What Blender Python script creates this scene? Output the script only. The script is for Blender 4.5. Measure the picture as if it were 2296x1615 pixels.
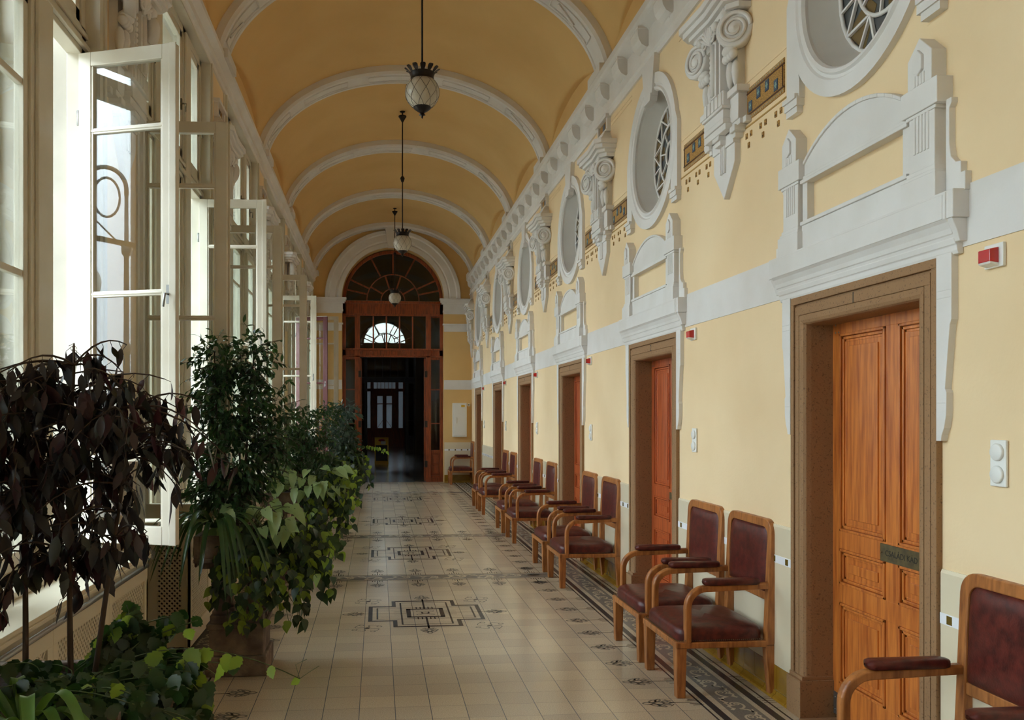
import bpy, math, random
from math import sin, cos, pi, sqrt, atan2, radians
from mathutils import Vector, Matrix
random.seed(7)
SC = bpy.context.scene
for o in list(bpy.data.objects): bpy.data.objects.remove(o)
COL = SC.collection

# ------------------------------------------------------------------ camera
CAMH = 1.6474
cam = bpy.data.cameras.new('camera'); camo = bpy.data.objects.new('camera', cam); COL.objects.link(camo)
camo.location = (0, 0, CAMH); camo.rotation_euler = (pi/2, 0, -0.0917)
cam.sensor_width = 36; cam.lens = 1921.3/2296*36
cam.shift_x = 125.2/2296; cam.shift_y = 126.1/2296
cam.clip_start = .05; cam.clip_end = 400
SC.camera = camo

# ------------------------------------------------------------------ world, light, exposure
SC.view_settings.view_transform = 'Standard'; SC.view_settings.look = 'None'
SC.view_settings.gamma = 1; SC.view_settings.use_curve_mapping = False
SC.view_settings.exposure = 0.62
SC.cycles.caustics_reflective = False; SC.cycles.caustics_refractive = False; SC.cycles.sample_clamp_indirect = 6; SC.cycles.blur_glossy = 1.0
SC.cycles.max_bounces = 14; SC.cycles.diffuse_bounces = 8; SC.cycles.transparent_max_bounces = 24
w = bpy.data.worlds.new('overcast_sky'); SC.world = w; w.use_nodes = True
nt = w.node_tree; nt.nodes.clear()
wo = nt.nodes.new('ShaderNodeOutputWorld'); bg = nt.nodes.new('ShaderNodeBackground')
tc = nt.nodes.new('ShaderNodeTexCoord'); sep = nt.nodes.new('ShaderNodeSeparateXYZ')
cr = nt.nodes.new('ShaderNodeValToRGB'); nz = nt.nodes.new('ShaderNodeTexNoise'); mx = nt.nodes.new('ShaderNodeMixRGB')
nz.inputs['Scale'].default_value = 3; nz.inputs['Detail'].default_value = 5
cr.color_ramp.elements[0].position = 0.0; cr.color_ramp.elements[0].color = (.46, .52, .58, 1)
cr.color_ramp.elements[1].position = 0.7; cr.color_ramp.elements[1].color = (.98, 1.12, 1.3, 1)
mx.blend_type = 'MIX'; mx.inputs[2].default_value = (.82, .88, .95, 1)
nt.links.new(tc.outputs['Generated'], sep.inputs[0]); nt.links.new(sep.outputs['Z'], cr.inputs[0])
nt.links.new(tc.outputs['Generated'], nz.inputs['Vector'])
mm_ = nt.nodes.new('ShaderNodeMath'); mm_.operation = 'MULTIPLY'; mm_.inputs[1].default_value = .5; nt.links.new(nz.outputs['Fac'], mm_.inputs[0]); nt.links.new(mm_.outputs[0], mx.inputs[0]); nt.links.new(cr.outputs[0], mx.inputs[1])
nt.links.new(mx.outputs[0], bg.inputs['Color']); bg.inputs['Strength'].default_value = 14
nt.links.new(bg.outputs[0], wo.inputs[0])

def portal(y):
    l = bpy.data.lights.new('window_daylight_portal', 'AREA'); l.shape = 'RECTANGLE'; l.size = 2.3; l.size_y = 4.1
    l.cycles.is_portal = True
    o = bpy.data.objects.new('window_daylight_portal', l); COL.objects.link(o)
    o.location = (-2.5, y, 2.95); o.rotation_euler = (pi/2, 0, -pi/2); o.rotation_euler = (0, -pi/2, 0)
    l.size = 4.1; l.size_y = 2.3
WINY = [-2.45, .69, 3.83, 6.98, 10.13, 13.25, 16.38, 19.57]
for y in WINY: portal(y)

# ------------------------------------------------------------------ materials
def lin(c):
    return tuple(((v/255)/12.92 if v/255 <= .04045 else ((v/255+.055)/1.055)**2.4) for v in c)+(1,)
MATS = {}
def mat(name, rgb, rough=.6, metal=0, noise=None, bump=None, spec=.5, coat=0, coat_rough=.1, sss=0):
    """noise=(scale, rgb2, contrast lo, hi, stretch xyz) ; bump=(scale,strength)"""
    m = bpy.data.materials.new(name); m.use_nodes = True; n = m.node_tree.nodes; L = m.node_tree.links
    b = n['Principled BSDF']; b.inputs['Base Color'].default_value = lin(rgb)
    b.inputs['Roughness'].default_value = rough; b.inputs['Metallic'].default_value = metal
    b.inputs['Specular IOR Level'].default_value = spec
    b.inputs['Coat Weight'].default_value = coat; b.inputs['Coat Roughness'].default_value = coat_rough
    tcn = n.new('ShaderNodeTexCoord')
    if noise:
        sc, rgb2, lo, hi, st = noise
        mp = n.new('ShaderNodeMapping'); mp.inputs['Scale'].default_value = st
        nn = n.new('ShaderNodeTexNoise'); nn.inputs['Scale'].default_value = sc; nn.inputs['Detail'].default_value = 6
        r = n.new('ShaderNodeValToRGB'); r.color_ramp.elements[0].position = lo; r.color_ramp.elements[1].position = hi
        r.color_ramp.elements[0].color = lin(rgb2); r.color_ramp.elements[1].color = lin(rgb)
        L.new(tcn.outputs['Object'], mp.inputs[0]); L.new(mp.outputs[0], nn.inputs['Vector'])
        L.new(nn.outputs['Fac'], r.inputs[0]); L.new(r.outputs[0], b.inputs['Base Color'])
    if bump:
        nb = n.new('ShaderNodeTexNoise'); nb.inputs['Scale'].default_value = bump[0]; nb.inputs['Detail'].default_value = 4
        bp = n.new('ShaderNodeBump'); bp.inputs['Strength'].default_value = bump[1]; bp.inputs['Distance'].default_value = .01
        L.new(tcn.outputs['Object'], nb.inputs['Vector']); L.new(nb.outputs['Fac'], bp.inputs['Height']); L.new(bp.outputs[0], b.inputs['Normal'])
    MATS[name] = m; return m
U = (1, 1, 1)
m_wall = mat('yellow_wall_plaster', (238, 213, 172), .8, noise=(1.3, (232, 205, 162), .35, .65, U), bump=(60, .08))
m_vault = mat('ochre_vault_plaster', (222, 185, 124), .85, noise=(1.1, (215, 176, 114), .35, .65, U), bump=(60, .08))
m_white = mat('white_plaster_relief', (224, 221, 218), .7, noise=(2.5, (216, 212, 207), .35, .6, U), bump=(80, .05))
m_frame = mat('white_window_paint', (208, 201, 184), .38, noise=(3, (198, 190, 170), .3, .6, U))
m_stone = mat('brown_limestone', (150, 114, 78), .75, noise=(95, (108, 80, 56), .30, .42, U), bump=(140, .2))
m_planter = mat('weathered_pinkish_stone', (136, 118, 104), .85, noise=(9, (88, 76, 68), .35, .65, U), bump=(70, .4))
m_pine = mat('orange_varnished_pine', (206, 122, 52), .38, noise=(5, (160, 80, 30), .32, .62, (9, 9, .7)), bump=(30, .05), coat=.25, coat_rough=.25)
m_redwood = mat('red_varnished_pine', (188, 92, 44), .36, noise=(5, (146, 62, 30), .32, .62, (9, 9, .7)), coat=.3, coat_rough=.25)
m_mahog = mat('dark_mahogany', (146, 66, 30), .35, noise=(6, (92, 36, 16), .3, .6, (8, 8, .7)), coat=.25, coat_rough=.2)
m_blackwood = mat('blackened_wood', (34, 24, 20), .4)
m_oak = mat('worn_oak', (178, 114, 60), .38, noise=(7, (128, 74, 36), .3, .6, (6, 6, 1)), bump=(50, .06))
m_leather = mat('oxblood_leather', (98, 40, 33), .34, noise=(26, (66, 26, 23), .35, .65, U), bump=(120, .12), spec=.4)
m_brass = mat('aged_brass_nails', (120, 104, 84), .35, .9)
m_bronze = mat('dark_bronze', (40, 31, 25), .45, .6, noise=(20, (24, 18, 16), .3, .7, U))
m_plate = mat('tarnished_brass_plate', (108, 94, 62), .45, .4, noise=(25, (80, 72, 52), .3, .6, U))
m_ink = mat('engraved_black', (30, 28, 25), .6)
m_steel = mat('zinc_steel', (150, 150, 148), .35, .9)
m_plastic = mat('white_plastic', (232, 232, 228), .35)
m_tile = mat('cream_glazed_tile', (226, 214, 186), .12, noise=(2, (220, 207, 178), .3, .6, U), coat=.3, coat_rough=.05)
m_tilew = mat('white_glazed_tile', (238, 240, 244), .12)
m_ochre = mat('ochre_glazed_tile', (170, 128, 40), .12, noise=(6, (140, 102, 26), .3, .7, U), coat=.4, coat_rough=.05)
m_olive = mat('olive_gold_tile', (104, 84, 32), .15)
m_soot = mat('sooty_white_plaster', (206, 203, 197), .75, noise=(3, (196, 192, 185), .3, .65, U))
m_gold = mat('gold_mosaic', (192, 148, 76), .5, noise=(150, (118, 80, 34), .35, .6, U))
m_mbrown = mat('brown_mosaic', (96, 58, 30), .5, noise=(120, (64, 38, 22), .4, .6, U))
m_mblue = mat('blue_mosaic', (62, 84, 108), .4)
m_mteal = mat('pale_teal_mosaic', (140, 178, 166), .4)
m_ochreline = mat('ochre_paint', (178, 138, 70), .7)
m_soil = mat('potting_soil', (44, 32, 24), .95, noise=(30, (24, 18, 14), .3, .7, U), bump=(60, 1))
m_yellow = mat('yellow_board_paint', (214, 168, 30), .5)
m_black = mat('blackboard', (22, 22, 24), .6)
m_redpl = None
m_iron = mat('grey_green_cast_iron', (70, 76, 76), .5, .5)
m_boxpaint = mat('shaded_window_paint', (178, 172, 158), .5, noise=(3, (162, 156, 142), .3, .6, U))  # window paint darkened in colour to subdue overbright daylight on box and outer sash
m_beige = mat('cream_radiator_enamel', (214, 205, 182), .4)
m_lime = mat('outdoor_limestone', (186, 170, 142), .9, noise=(12, (164, 148, 120), .3, .7, U), bump=(40, .5))
m_pave = mat('outdoor_paving', (150, 148, 140), .9, noise=(1.5, (134, 132, 122), .3, .7, U))
m_maroon = mat('maroon_window_paint', (84, 28, 28), .4)
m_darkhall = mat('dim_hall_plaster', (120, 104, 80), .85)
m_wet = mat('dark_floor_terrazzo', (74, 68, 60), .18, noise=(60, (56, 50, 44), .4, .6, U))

def leafmat(name, rgb, rgb2, rough=.4, trans=.35, tcol=None, spec=.5):
    m = mat(name, rgb, rough, noise=(7, rgb2, .35, .65, U), spec=spec)
    n = m.node_tree.nodes; L = m.node_tree.links; b = n['Principled BSDF']; out = n['Material Output']
    t = n.new('ShaderNodeBsdfTranslucent'); t.inputs['Color'].default_value = lin(tcol or rgb)
    mxs = n.new('ShaderNodeMixShader'); mxs.inputs[0].default_value = trans
    L.new(b.outputs[0], mxs.inputs[1]); L.new(t.outputs[0], mxs.inputs[2]); L.new(mxs.outputs[0], out.inputs[0])
    return m
l_purple = leafmat('purple_black_leaf', (32, 27, 30), (20, 19, 20), .36, .12, (60, 34, 30))
l_purple2 = leafmat('wine_red_leaf', (52, 26, 32), (34, 22, 26), .36, .15, (110, 40, 40))
l_purple3 = leafmat('olive_black_leaf', (42, 46, 40), (28, 32, 28), .34, .12, (70, 60, 30))
l_ficus = leafmat('glossy_dark_green_leaf', (54, 88, 50), (34, 60, 36), .3, .2, (70, 110, 40))
l_ivy = leafmat('grape_ivy_leaf', (42, 70, 34), (24, 44, 24), .35, .15, (70, 110, 36))
l_lime = leafmat('lime_green_leaf', (136, 160, 60), (106, 136, 46), .4, .35, (160, 190, 60))
l_pale = leafmat('pale_arrowhead_leaf', (160, 182, 130), (128, 156, 98), .4, .25, (150, 180, 80))
l_strap = leafmat('strap_leaf_green', (56, 86, 44), (38, 64, 34), .3, .2, (100, 140, 50))
l_spider = leafmat('striped_spider_leaf', (96, 132, 66), (66, 104, 46), .3, .25, (130, 170, 60))
l_scheff = leafmat('grey_green_umbrella_leaf', (78, 102, 88), (50, 74, 60), .3, .15)
l_autumn = leafmat('autumn_tree_leaf', (214, 130, 36), (150, 120, 40), .7, .5)
l_tree = leafmat('park_tree_leaf', (84, 104, 52), (60, 82, 40), .7, .4)
m_stem = mat('brown_green_stem', (66, 50, 38), .8)
m_gstem = mat('green_stem', (70, 84, 44), .7)

def glassmat(name, tint, boost, rough=0.0):
    m = bpy.data.materials.new(name); m.use_nodes = True; n = m.node_tree.nodes; L = m.node_tree.links
    n.clear(); out = n.new('ShaderNodeOutputMaterial'); tr = n.new('ShaderNodeBsdfTransparent'); gl = n.new('ShaderNodeBsdfGlossy')
    tr.inputs[0].default_value = tint; gl.inputs['Roughness'].default_value = rough
    fr = n.new('ShaderNodeFresnel'); fr.inputs[0].default_value = 1.5
    mu = n.new('ShaderNodeMath'); mu.operation = 'MULTIPLY'; mu.inputs[1].default_value = boost; mu.use_clamp = True
    ms = n.new('ShaderNodeMixShader')
    L.new(fr.outputs[0], mu.inputs[0]); L.new(mu.outputs[0], ms.inputs[0]); L.new(tr.outputs[0], ms.inputs[1]); L.new(gl.outputs[0], ms.inputs[2])
    L.new(ms.outputs[0], out.inputs[0]); return m
g_clear = glassmat('clear_window_glass', (.94, .96, .95, 1), .42)
g_dark = glassmat('dusty_screen_glass', (.55, .56, .54, 1), 1.2, .02)
g_frost = leafmat('frosted_white_glass', (190, 192, 190), (184, 186, 184), .5, .12, (190, 196, 200))
g_lead1 = mat('grey_obscure_glass', (84, 88, 90), .25)
g_lead2 = mat('amber_obscure_glass', (112, 92, 58), .25)

# opal globe with etched diamond lattice
def opal():
    m = mat('opal_globe_glass', (218, 210, 194), .22, spec=.5); n = m.node_tree.nodes; L = m.node_tree.links; b = n['Principled BSDF']
    b.inputs['Subsurface Weight'].default_value = .0
    t = n.new('ShaderNodeBsdfTranslucent'); t.inputs['Color'].default_value = lin((225, 215, 195))
    ms = n.new('ShaderNodeMixShader'); ms.inputs[0].default_value = .45
    L.new(b.outputs[0], ms.inputs[1]); L.new(t.outputs[0], ms.inputs[2]); L.new(ms.outputs[0], n['Material Output'].inputs[0])
    return m
m_opal = opal()
def redlens():
    m = mat('red_lamp_lens', (190, 18, 24), .15, coat=.5); return m
m_redpl = redlens()

def floormat():
    m = bpy.data.materials.new('terrazzo_floor_tile'); m.use_nodes = True; n = m.node_tree.nodes; L = m.node_tree.links
    b = n['Principled BSDF']; g = n.new('ShaderNodeNewGeometry'); s = n.new('ShaderNodeSeparateXYZ'); L.new(g.outputs['Position'], s.inputs[0])
    def M(op, a, b2=None, c=None):
        x = n.new('ShaderNodeMath'); x.operation = op
        for i, v in enumerate((a, b2, c)):
            if v is None: continue
            if isinstance(v, (int, float)): x.inputs[i].default_value = v
            else: L.new(v, x.inputs[i])
        return x.outputs[0]
    ux = M('DIVIDE', M('ADD', s.outputs['X'], .1004+40), .2); uy = M('DIVIDE', M('ADD', s.outputs['Y'], -.0586+40), .2)
    fx = M('FRACT', ux); fy = M('FRACT', uy)
    lx = M('LESS_THAN', M('MINIMUM', fx, M('SUBTRACT', 1, fx)), .011); ly = M('LESS_THAN', M('MINIMUM', fy, M('SUBTRACT', 1, fy)), .009)
    grout = M('MAXIMUM', lx, M('MULTIPLY', ly, .6))
    cx = n.new('ShaderNodeCombineXYZ'); L.new(M('FLOOR', ux), cx.inputs[0]); L.new(M('FLOOR', uy), cx.inputs[1])
    wn = n.new('ShaderNodeTexWhiteNoise'); wn.noise_dimensions = '3D'; L.new(cx.outputs[0], wn.inputs['Vector'])
    sp = n.new('ShaderNodeTexNoise'); sp.inputs['Scale'].default_value = 160; sp.inputs['Detail'].default_value = 3; L.new(g.outputs['Position'], sp.inputs['Vector'])
    bl = n.new('ShaderNodeTexNoise'); bl.inputs['Scale'].default_value = .8; bl.inputs['Detail'].default_value = 1; L.new(g.outputs['Position'], bl.inputs['Vector'])
    r = n.new('ShaderNodeValToRGB'); r.color_ramp.elements[0].color = lin((190, 174, 150)); r.color_ramp.elements[1].color = lin((208, 190, 160))
    L.new(M('MULTIPLY', wn.outputs['Value'], .9), r.inputs[0])
    r2 = n.new('ShaderNodeValToRGB'); r2.color_ramp.elements[0].position = .36; r2.color_ramp.elements[1].position = .62
    r2.color_ramp.elements[0].color = (.72, .72, .72, 1); r2.color_ramp.elements[1].color = (1.08, 1.08, 1.08, 1); L.new(sp.outputs['Fac'], r2.inputs[0])
    mm = n.new('ShaderNodeMixRGB'); mm.blend_type = 'MULTIPLY'; mm.inputs[0].default_value = .8; L.new(r.outputs[0], mm.inputs[1]); L.new(r2.outputs[0], mm.inputs[2])
    mg = n.new('ShaderNodeMixRGB'); L.new(grout, mg.inputs[0]); L.new(mm.outputs[0], mg.inputs[1]); mg.inputs[2].default_value = lin((104, 104, 106))
    L.new(mg.outputs[0], b.inputs['Base Color'])
    rr = M('ADD', M('MULTIPLY', bl.outputs['Fac'], .12), .2); b.inputs['Roughness'].default_value = .19
    b.inputs['Specular IOR Level'].default_value = .7
    return m
m_floor = floormat()
m_fdark = mat('charcoal_floor_inlay', (58, 58, 60), .25, noise=(120, (44, 44, 46), .3, .7, U))
m_fgrey = mat('grey_floor_inlay', (136, 128, 114), .25, noise=(120, (104, 98, 88), .3, .7, U))
m_ftaupe = mat('taupe_floor_inlay', (130, 123, 112), .25, noise=(120, (112, 106, 97), .3, .7, U))
m_fcream = mat('cream_floor_inlay', (200, 186, 160), .25, noise=(120, (186, 170, 144), .3, .7, U))

# ------------------------------------------------------------------ mesh builder
class MB:
    def __init__(s): s.v = []; s.f = []; s.m = []; s.mi = 0; s.sm = []; s.smooth = False
    def face(s, idx):
        s.f.append(tuple(idx)); s.m.append(s.mi); s.sm.append(s.smooth)
    def add(s, vs, fs):
        b = len(s.v); s.v += [tuple(v) for v in vs]
        for f in fs: s.face([b+i for i in f])
    def box(s, x0, x1, y0, y1, z0, z1, M=None):
        vs = [Vector(p) for p in ((x0,y0,z0),(x1,y0,z0),(x1,y1,z0),(x0,y1,z0),(x0,y0,z1),(x1,y0,z1),(x1,y1,z1),(x0,y1,z1))]
        if M is not None: vs = [M @ v for v in vs]
        s.add(vs, [(0,3,2,1),(4,5,6,7),(0,1,5,4),(1,2,6,5),(2,3,7,6),(3,0,4,7)])
    def bar(s, a, b, w, h, up=(0,0,1)):
        a = Vector(a); b = Vector(b); d = (b-a); L = d.length
        if L < 1e-6: return
        d /= L; u = Vector(up)
        if abs(d.dot(u)) > .99: u = Vector((1,0,0))
        r = d.cross(u).normalized(); u = r.cross(d)
        vs = []
        for p in (a, b):
            for i, j in ((-1,-1),(1,-1),(1,1),(-1,1)): vs.append(p+r*i*w/2+u*j*h/2)
        s.add(vs, [(0,1,2,3),(7,6,5,4),(0,4,5,1),(1,5,6,2),(2,6,7,3),(3,7,4,0)])
    def prism(s, poly, ax, a, b, M=None):
        n = len(poly)
        def P(p, t):
            v = {'x': (t, p[0], p[1]), 'y': (p[0], t, p[1]), 'z': (p[0], p[1], t)}[ax]
            v = Vector(v); return M @ v if M is not None else v
        s.add([P(p, a) for p in poly]+[P(p, b) for p in poly],
              [tuple(range(n-1, -1, -1)), tuple(range(n, 2*n))]+[(i, (i+1) % n, n+(i+1) % n, n+i) for i in range(n)])
    def lathe(s, prof, c=(0,0,0), n=20, M=None, sm=True):
        old = s.smooth; s.smooth = sm; b = len(s.v); c = Vector(c)
        for r, z in prof:
            for k in range(n):
                t = 2*pi*k/n; v = Vector((r*cos(t), r*sin(t), z)); v = (M @ v if M is not None else v)+c; s.v.append(tuple(v))
        for i in range(len(prof)-1):
            for k in range(n):
                k2 = (k+1) % n; s.face((b+i*n+k, b+i*n+k2, b+(i+1)*n+k2, b+(i+1)*n+k))
        s.face([b+k for k in range(n-1, -1, -1)]); s.face([b+(len(prof)-1)*n+k for k in range(n)])
        s.smooth = old
    def ball(s, c, r, n=10, sc=(1,1,1)):
        prof = [(max(1e-4, r*sin(pi*i/n)), -r*cos(pi*i/n)) for i in range(n+1)]
        s.lathe(prof, c, n+2, M=Matrix.Diagonal(Vector(sc)))
    def tube(s, pts, r, n=6, closed=False):
        old = s.smooth; s.smooth = True
        pts = [Vector(p) for p in pts]; rs = r if isinstance(r, (list, tuple)) else [r]*len(pts); b = len(s.v); N = len(pts)
        prev = None
        for i, p in enumerate(pts):
            if closed: d = pts[(i+1) % N]-pts[i-1]
            else: d = pts[min(i+1, N-1)]-pts[max(i-1, 0)]
            d = d.normalized() if d.length > 1e-9 else Vector((0,0,1))
            if prev is None:
                u = Vector((0,0,1)) if abs(d.z) < .9 else Vector((1,0,0)); r1 = d.cross(u).normalized()
            else:
                r1 = prev-d*prev.dot(d); r1 = r1.normalized() if r1.length > 1e-6 else d.orthogonal().normalized()
            prev = r1; r2 = d.cross(r1)
            for k in range(n):
                t = 2*pi*k/n; s.v.append(tuple(p+(r1*cos(t)+r2*sin(t))*rs[i]))
        for i in range(N if closed else N-1):
            j = (i+1) % N
            for k in range(n):
                k2 = (k+1) % n; s.face((b+i*n+k, b+i*n+k2, b+j*n+k2, b+j*n+k))
        if not closed:
            s.face([b+k for k in range(n-1, -1, -1)]); s.face([b+(N-1)*n+k for k in range(n)])
        s.smooth = old
    def sweep(s, path, prof, frame, closed=False, sm=False):
        """path: points; prof: 2d points; frame(i)->(e1,e2); open profile closed into loop"""
        old = s.smooth; s.smooth = sm; b = len(s.v); n = len(prof); N = len(path)
        for i, p in enumerate(path):
            e1, e2 = frame(i); p = Vector(p)
            for a, c in prof: s.v.append(tuple(p+Vector(e1)*a+Vector(e2)*c))
        for i in range(N if closed else N-1):
            j = (i+1) % N
            for k in range(n):
                k2 = (k+1) % n; s.face((b+i*n+k, b+i*n+k2, b+j*n+k2, b+j*n+k))
        if not closed:
            s.face([b+k for k in range(n-1, -1, -1)]); s.face([b+(N-1)*n+k for k in range(n)])
        s.smooth = old
    def build(s, name, mats, parent=None, bevel=0, smooth=False, loc=None):
        me = bpy.data.meshes.new(name); me.from_pydata(s.v, [], s.f); 
        if not isinstance(mats, (list, tuple)): mats = [mats]
        for m in mats: me.materials.append(m)
        me.polygons.foreach_set('material_index', s.m)
        me.polygons.foreach_set('use_smooth', [True]*len(s.f) if smooth else s.sm)
        me.update()
        o = bpy.data.objects.new(name, me); COL.objects.link(o)
        if parent is not None: o.parent = parent
        if loc is not None: o.location = loc
        if bevel:
            bm = o.modifiers.new('bevel', 'BEVEL'); bm.width = bevel; bm.segments = 2; bm.limit_method = 'ANGLE'; bm.angle_limit = radians(35)
        return o
def empty(name, loc=(0,0,0), rz=0):
    o = bpy.data.objects.new(name, None); COL.objects.link(o); o.location = loc; o.rotation_euler = (0,0,rz); o.empty_display_size = .1; return o
def tag(o, label=None, cat=None, group=None, kind=None):
    if label: o['label'] = label
    if cat: o['category'] = cat
    if group: o['group'] = group
    if kind: o['kind'] = kind
    return o
def struct(o, label, cat): return tag(o, label, cat, kind='structure')
def kids(o): return [c for c in bpy.data.objects if c.parent is o]
def copy_tree(o, parent=None):
    c = o.copy(); COL.objects.link(c); c.parent = parent
    for ch in kids(o): copy_tree(ch, c)
    return c
def text_mesh(name, s, size, mtl, parent, M, ext=.001):
    cu = bpy.data.curves.new(name, 'FONT'); cu.body = s; cu.size = size; cu.extrude = ext; cu.align_x = 'CENTER'; cu.align_y = 'CENTER'
    t = bpy.data.objects.new(name+'_tmp', cu); COL.objects.link(t)
    me = bpy.data.meshes.new_from_object(t); bpy.data.objects.remove(t)
    me.transform(M); me.materials.append(mtl); me.name = name
    o = bpy.data.objects.new(name, me); COL.objects.link(o); o.parent = parent; return o
def arc(cx, cz, r, a0, a1, n): return [(cx+r*cos(radians(a0+(a1-a0)*i/n)), cz+r*sin(radians(a0+(a1-a0)*i/n))) for i in range(n+1)]

XR, XL, XC, YE = 2.338, -1.558, .39, 21.2
YB = -4.0
RIBS = [-.85, 2.3, 5.46, 8.6, 11.73, 14.85, 18.0, 21.08]
DOORY = [.89, 3.99, 7.10, 10.18, 13.36, 16.42, 19.6]
CONSR = [5.52, 8.63, 11.75, 14.87, 18.0, 21.02]
PIERL = [-.88, 2.25, 5.40, 8.56, 11.70, 14.80, 17.95]

# ------------------------------------------------------------------ floor with inlaid patterns
def build_floor():
    mb = MB(); mb.add([(-2.1,YB,0),(3.2,YB,0),(3.2,YE+.3,0),(-2.1,YE+.3,0)], [(0,1,2,3)])
    Z = [.0006]
    def quad(pts, mi, lift=0):
        mb.mi = mi; mb.add([(p[0], p[1], Z[0]+lift) for p in pts], [tuple(range(len(pts)))]); mb.mi = 0
    def rect(x0, y0, x1, y1, mi, lift=0): quad(((x0,y0),(x1,y0),(x1,y1),(x0,y1)), mi, lift)
    def rib(pts, wd, mi, lift=0, closed=False):
        n = len(pts); L = []; R = []
        for i, p in enumerate(pts):
            a = pts[i-1] if (i or closed) else p; b = pts[(i+1) % n] if (i < n-1 or closed) else p
            dx, dy = b[0]-a[0], b[1]-a[1]; l = sqrt(dx*dx+dy*dy) or 1; ww = wd[i] if isinstance(wd, list) else wd
            L.append((p[0]-dy/l*ww/2, p[1]+dx/l*ww/2, Z[0]+lift)); R.append((p[0]+dy/l*ww/2, p[1]-dx/l*ww/2, Z[0]+lift))
        mb.mi = mi; b0 = len(mb.v); mb.v += L+R
        for i in range(n if closed else n-1):
            j = (i+1) % n; mb.face((b0+i, b0+j, b0+n+j, b0+n+i))
        mb.mi = 0
    def ell(cx, cy, a, b, ph=0, n=12): 
        return [(cx+a*cos(t)*cos(ph)-b*sin(t)*sin(ph), cy+a*cos(t)*sin(ph)+b*sin(t)*cos(ph)) for t in [2*pi*k/n for k in range(n)]]
    def T(pts, ox, oy, ang): 
        c, s = cos(ang), sin(ang); return [(ox+x*c-y*s, oy+x*s+y*c) for x, y in pts]
    def palmette(ox, oy, ang, comb=True, stem=.10, cmb=.0):
        # points along local -x : head at x -.19..0, stem to +stem
        for cx, cy, a, b, ph in ((-.155,0,.03,.018,0),(-.12,.032,.03,.014,.7),(-.12,-.032,.03,.014,-.7),(-.085,.045,.026,.012,.9),(-.085,-.045,.026,.012,-.9),(-.09,0,.028,.02,0),(-.05,.022,.02,.01,.4),(-.05,-.022,.02,.01,-.4)):
            rib(T(ell(cx, cy, a, b, ph), ox, oy, ang), .012, 2, closed=True)
        rib(T([(-.04,.055),(-.012,.03),(-.045,.012),(.0,0)], ox, oy, ang), .006, 1)
        rib(T([(-.04,-.055),(-.012,-.03),(-.045,-.012),(.0,0)], ox, oy, ang), .006, 1)
        rib(T([(-.03,0),(stem,0)], ox, oy, ang), .008, 1)
        if comb:
            for k in (-2,-1,0,1,2):
                rib(T([(stem-.03+abs(k)*.012, k*.024),(stem+.055, k*.024)], ox, oy, ang), .007, 1)
    def scroll(x0, x1, y0, y1, along):
        # rinceau in a strip; along 'y' or 'x'
        Wd = (x1-x0) if along == 'y' else (y1-y0); Lg = (y1-y0) if along == 'y' else (x1-x0)
        def G(u, v): return (x0+v, y0+u) if along == 'y' else (x0+u, y0+v)
        per = Wd*1.3; n = int(Lg/per)
        for k in range(n):
            u0 = k*per; sg = 1 if k % 2 else -1; cv = Wd/2
            pts = []
            for i in range(15):
                t = i/14; th = t*pi*1.9; r = Wd*.36*(1-t*.8)
                pts.append(G(u0+per*.45+cos(pi-th)*r*1.2, cv+sg*(sin(pi-th)*r-Wd*.06)))
            rib(pts, [Wd*.10*(1-.5*i/14) for i in range(15)], 4, .0006)
            rib([G(u0-per*.15, cv+sg*Wd*.3), G(u0+per*.05, cv+sg*Wd*.18), G(u0+per*.12, cv-sg*.05*Wd)], Wd*.10, 4, .0006)
            for q in (.05, .3, .55, .8): rib([G(u0+per*q, cv-sg*Wd*.38), G(u0+per*(q+.1), cv-sg*Wd*.26), G(u0+per*(q+.26), cv-sg*Wd*.36)], [Wd*.12, Wd*.15, Wd*.03], 4, .0006)
            rib(ell(*G(u0+per*.5, cv+sg*Wd*.02), Wd*.09, Wd*.09, 0, 8), Wd*.05, 4, .0006, True)
    for side in (1, -1):
        def X(x): return x if side > 0 else 2*.40-x
        def R(x0, x1, mi, lift=0):
            a, b = sorted((X(x0), X(x1))); rect(a, YB, b, YE-.02, mi, lift)
        R(1.838, 1.850, 1); R(1.872, 1.916, 1); R(1.955, 2.125, 3); R(2.158, 2.205, 1); R(2.235, 2.247, 1)
        a, b = sorted((X(1.96), X(2.12)))
        scroll(a, b, YB+.1, YE-.1, 'y')
        y = 4.79-.4*21
        while y < YE-.3:
            if side > 0 or y > -1:
                palmette(X(1.70), y, 0 if side > 0 else pi)
                for k in (-1.5,-.5,.5,1.5): rib([(X(2.215), y+k*.03), (X(2.30), y+k*.03)], .007, 1)
            y += .4
    # cross strips
    for ys in (2.4, 8.76, 11.78, 18.4):
        rect(-1.03, ys-.155, 1.83, ys-.143, 1); rect(-1.03, ys+.143, 1.83, ys+.155, 1)
        rect(-1.03, ys-.115, 1.83, ys+.115, 3); scroll(-1.0, 1.8, ys-.11, ys+.11, 'x')
        for k in range(-3, 5):
            x = .4*k
            if x > 1.7: continue
            palmette(x, ys+.29, -pi/2, stem=.09); palmette(x, ys-.29, pi/2, stem=.09)
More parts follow.
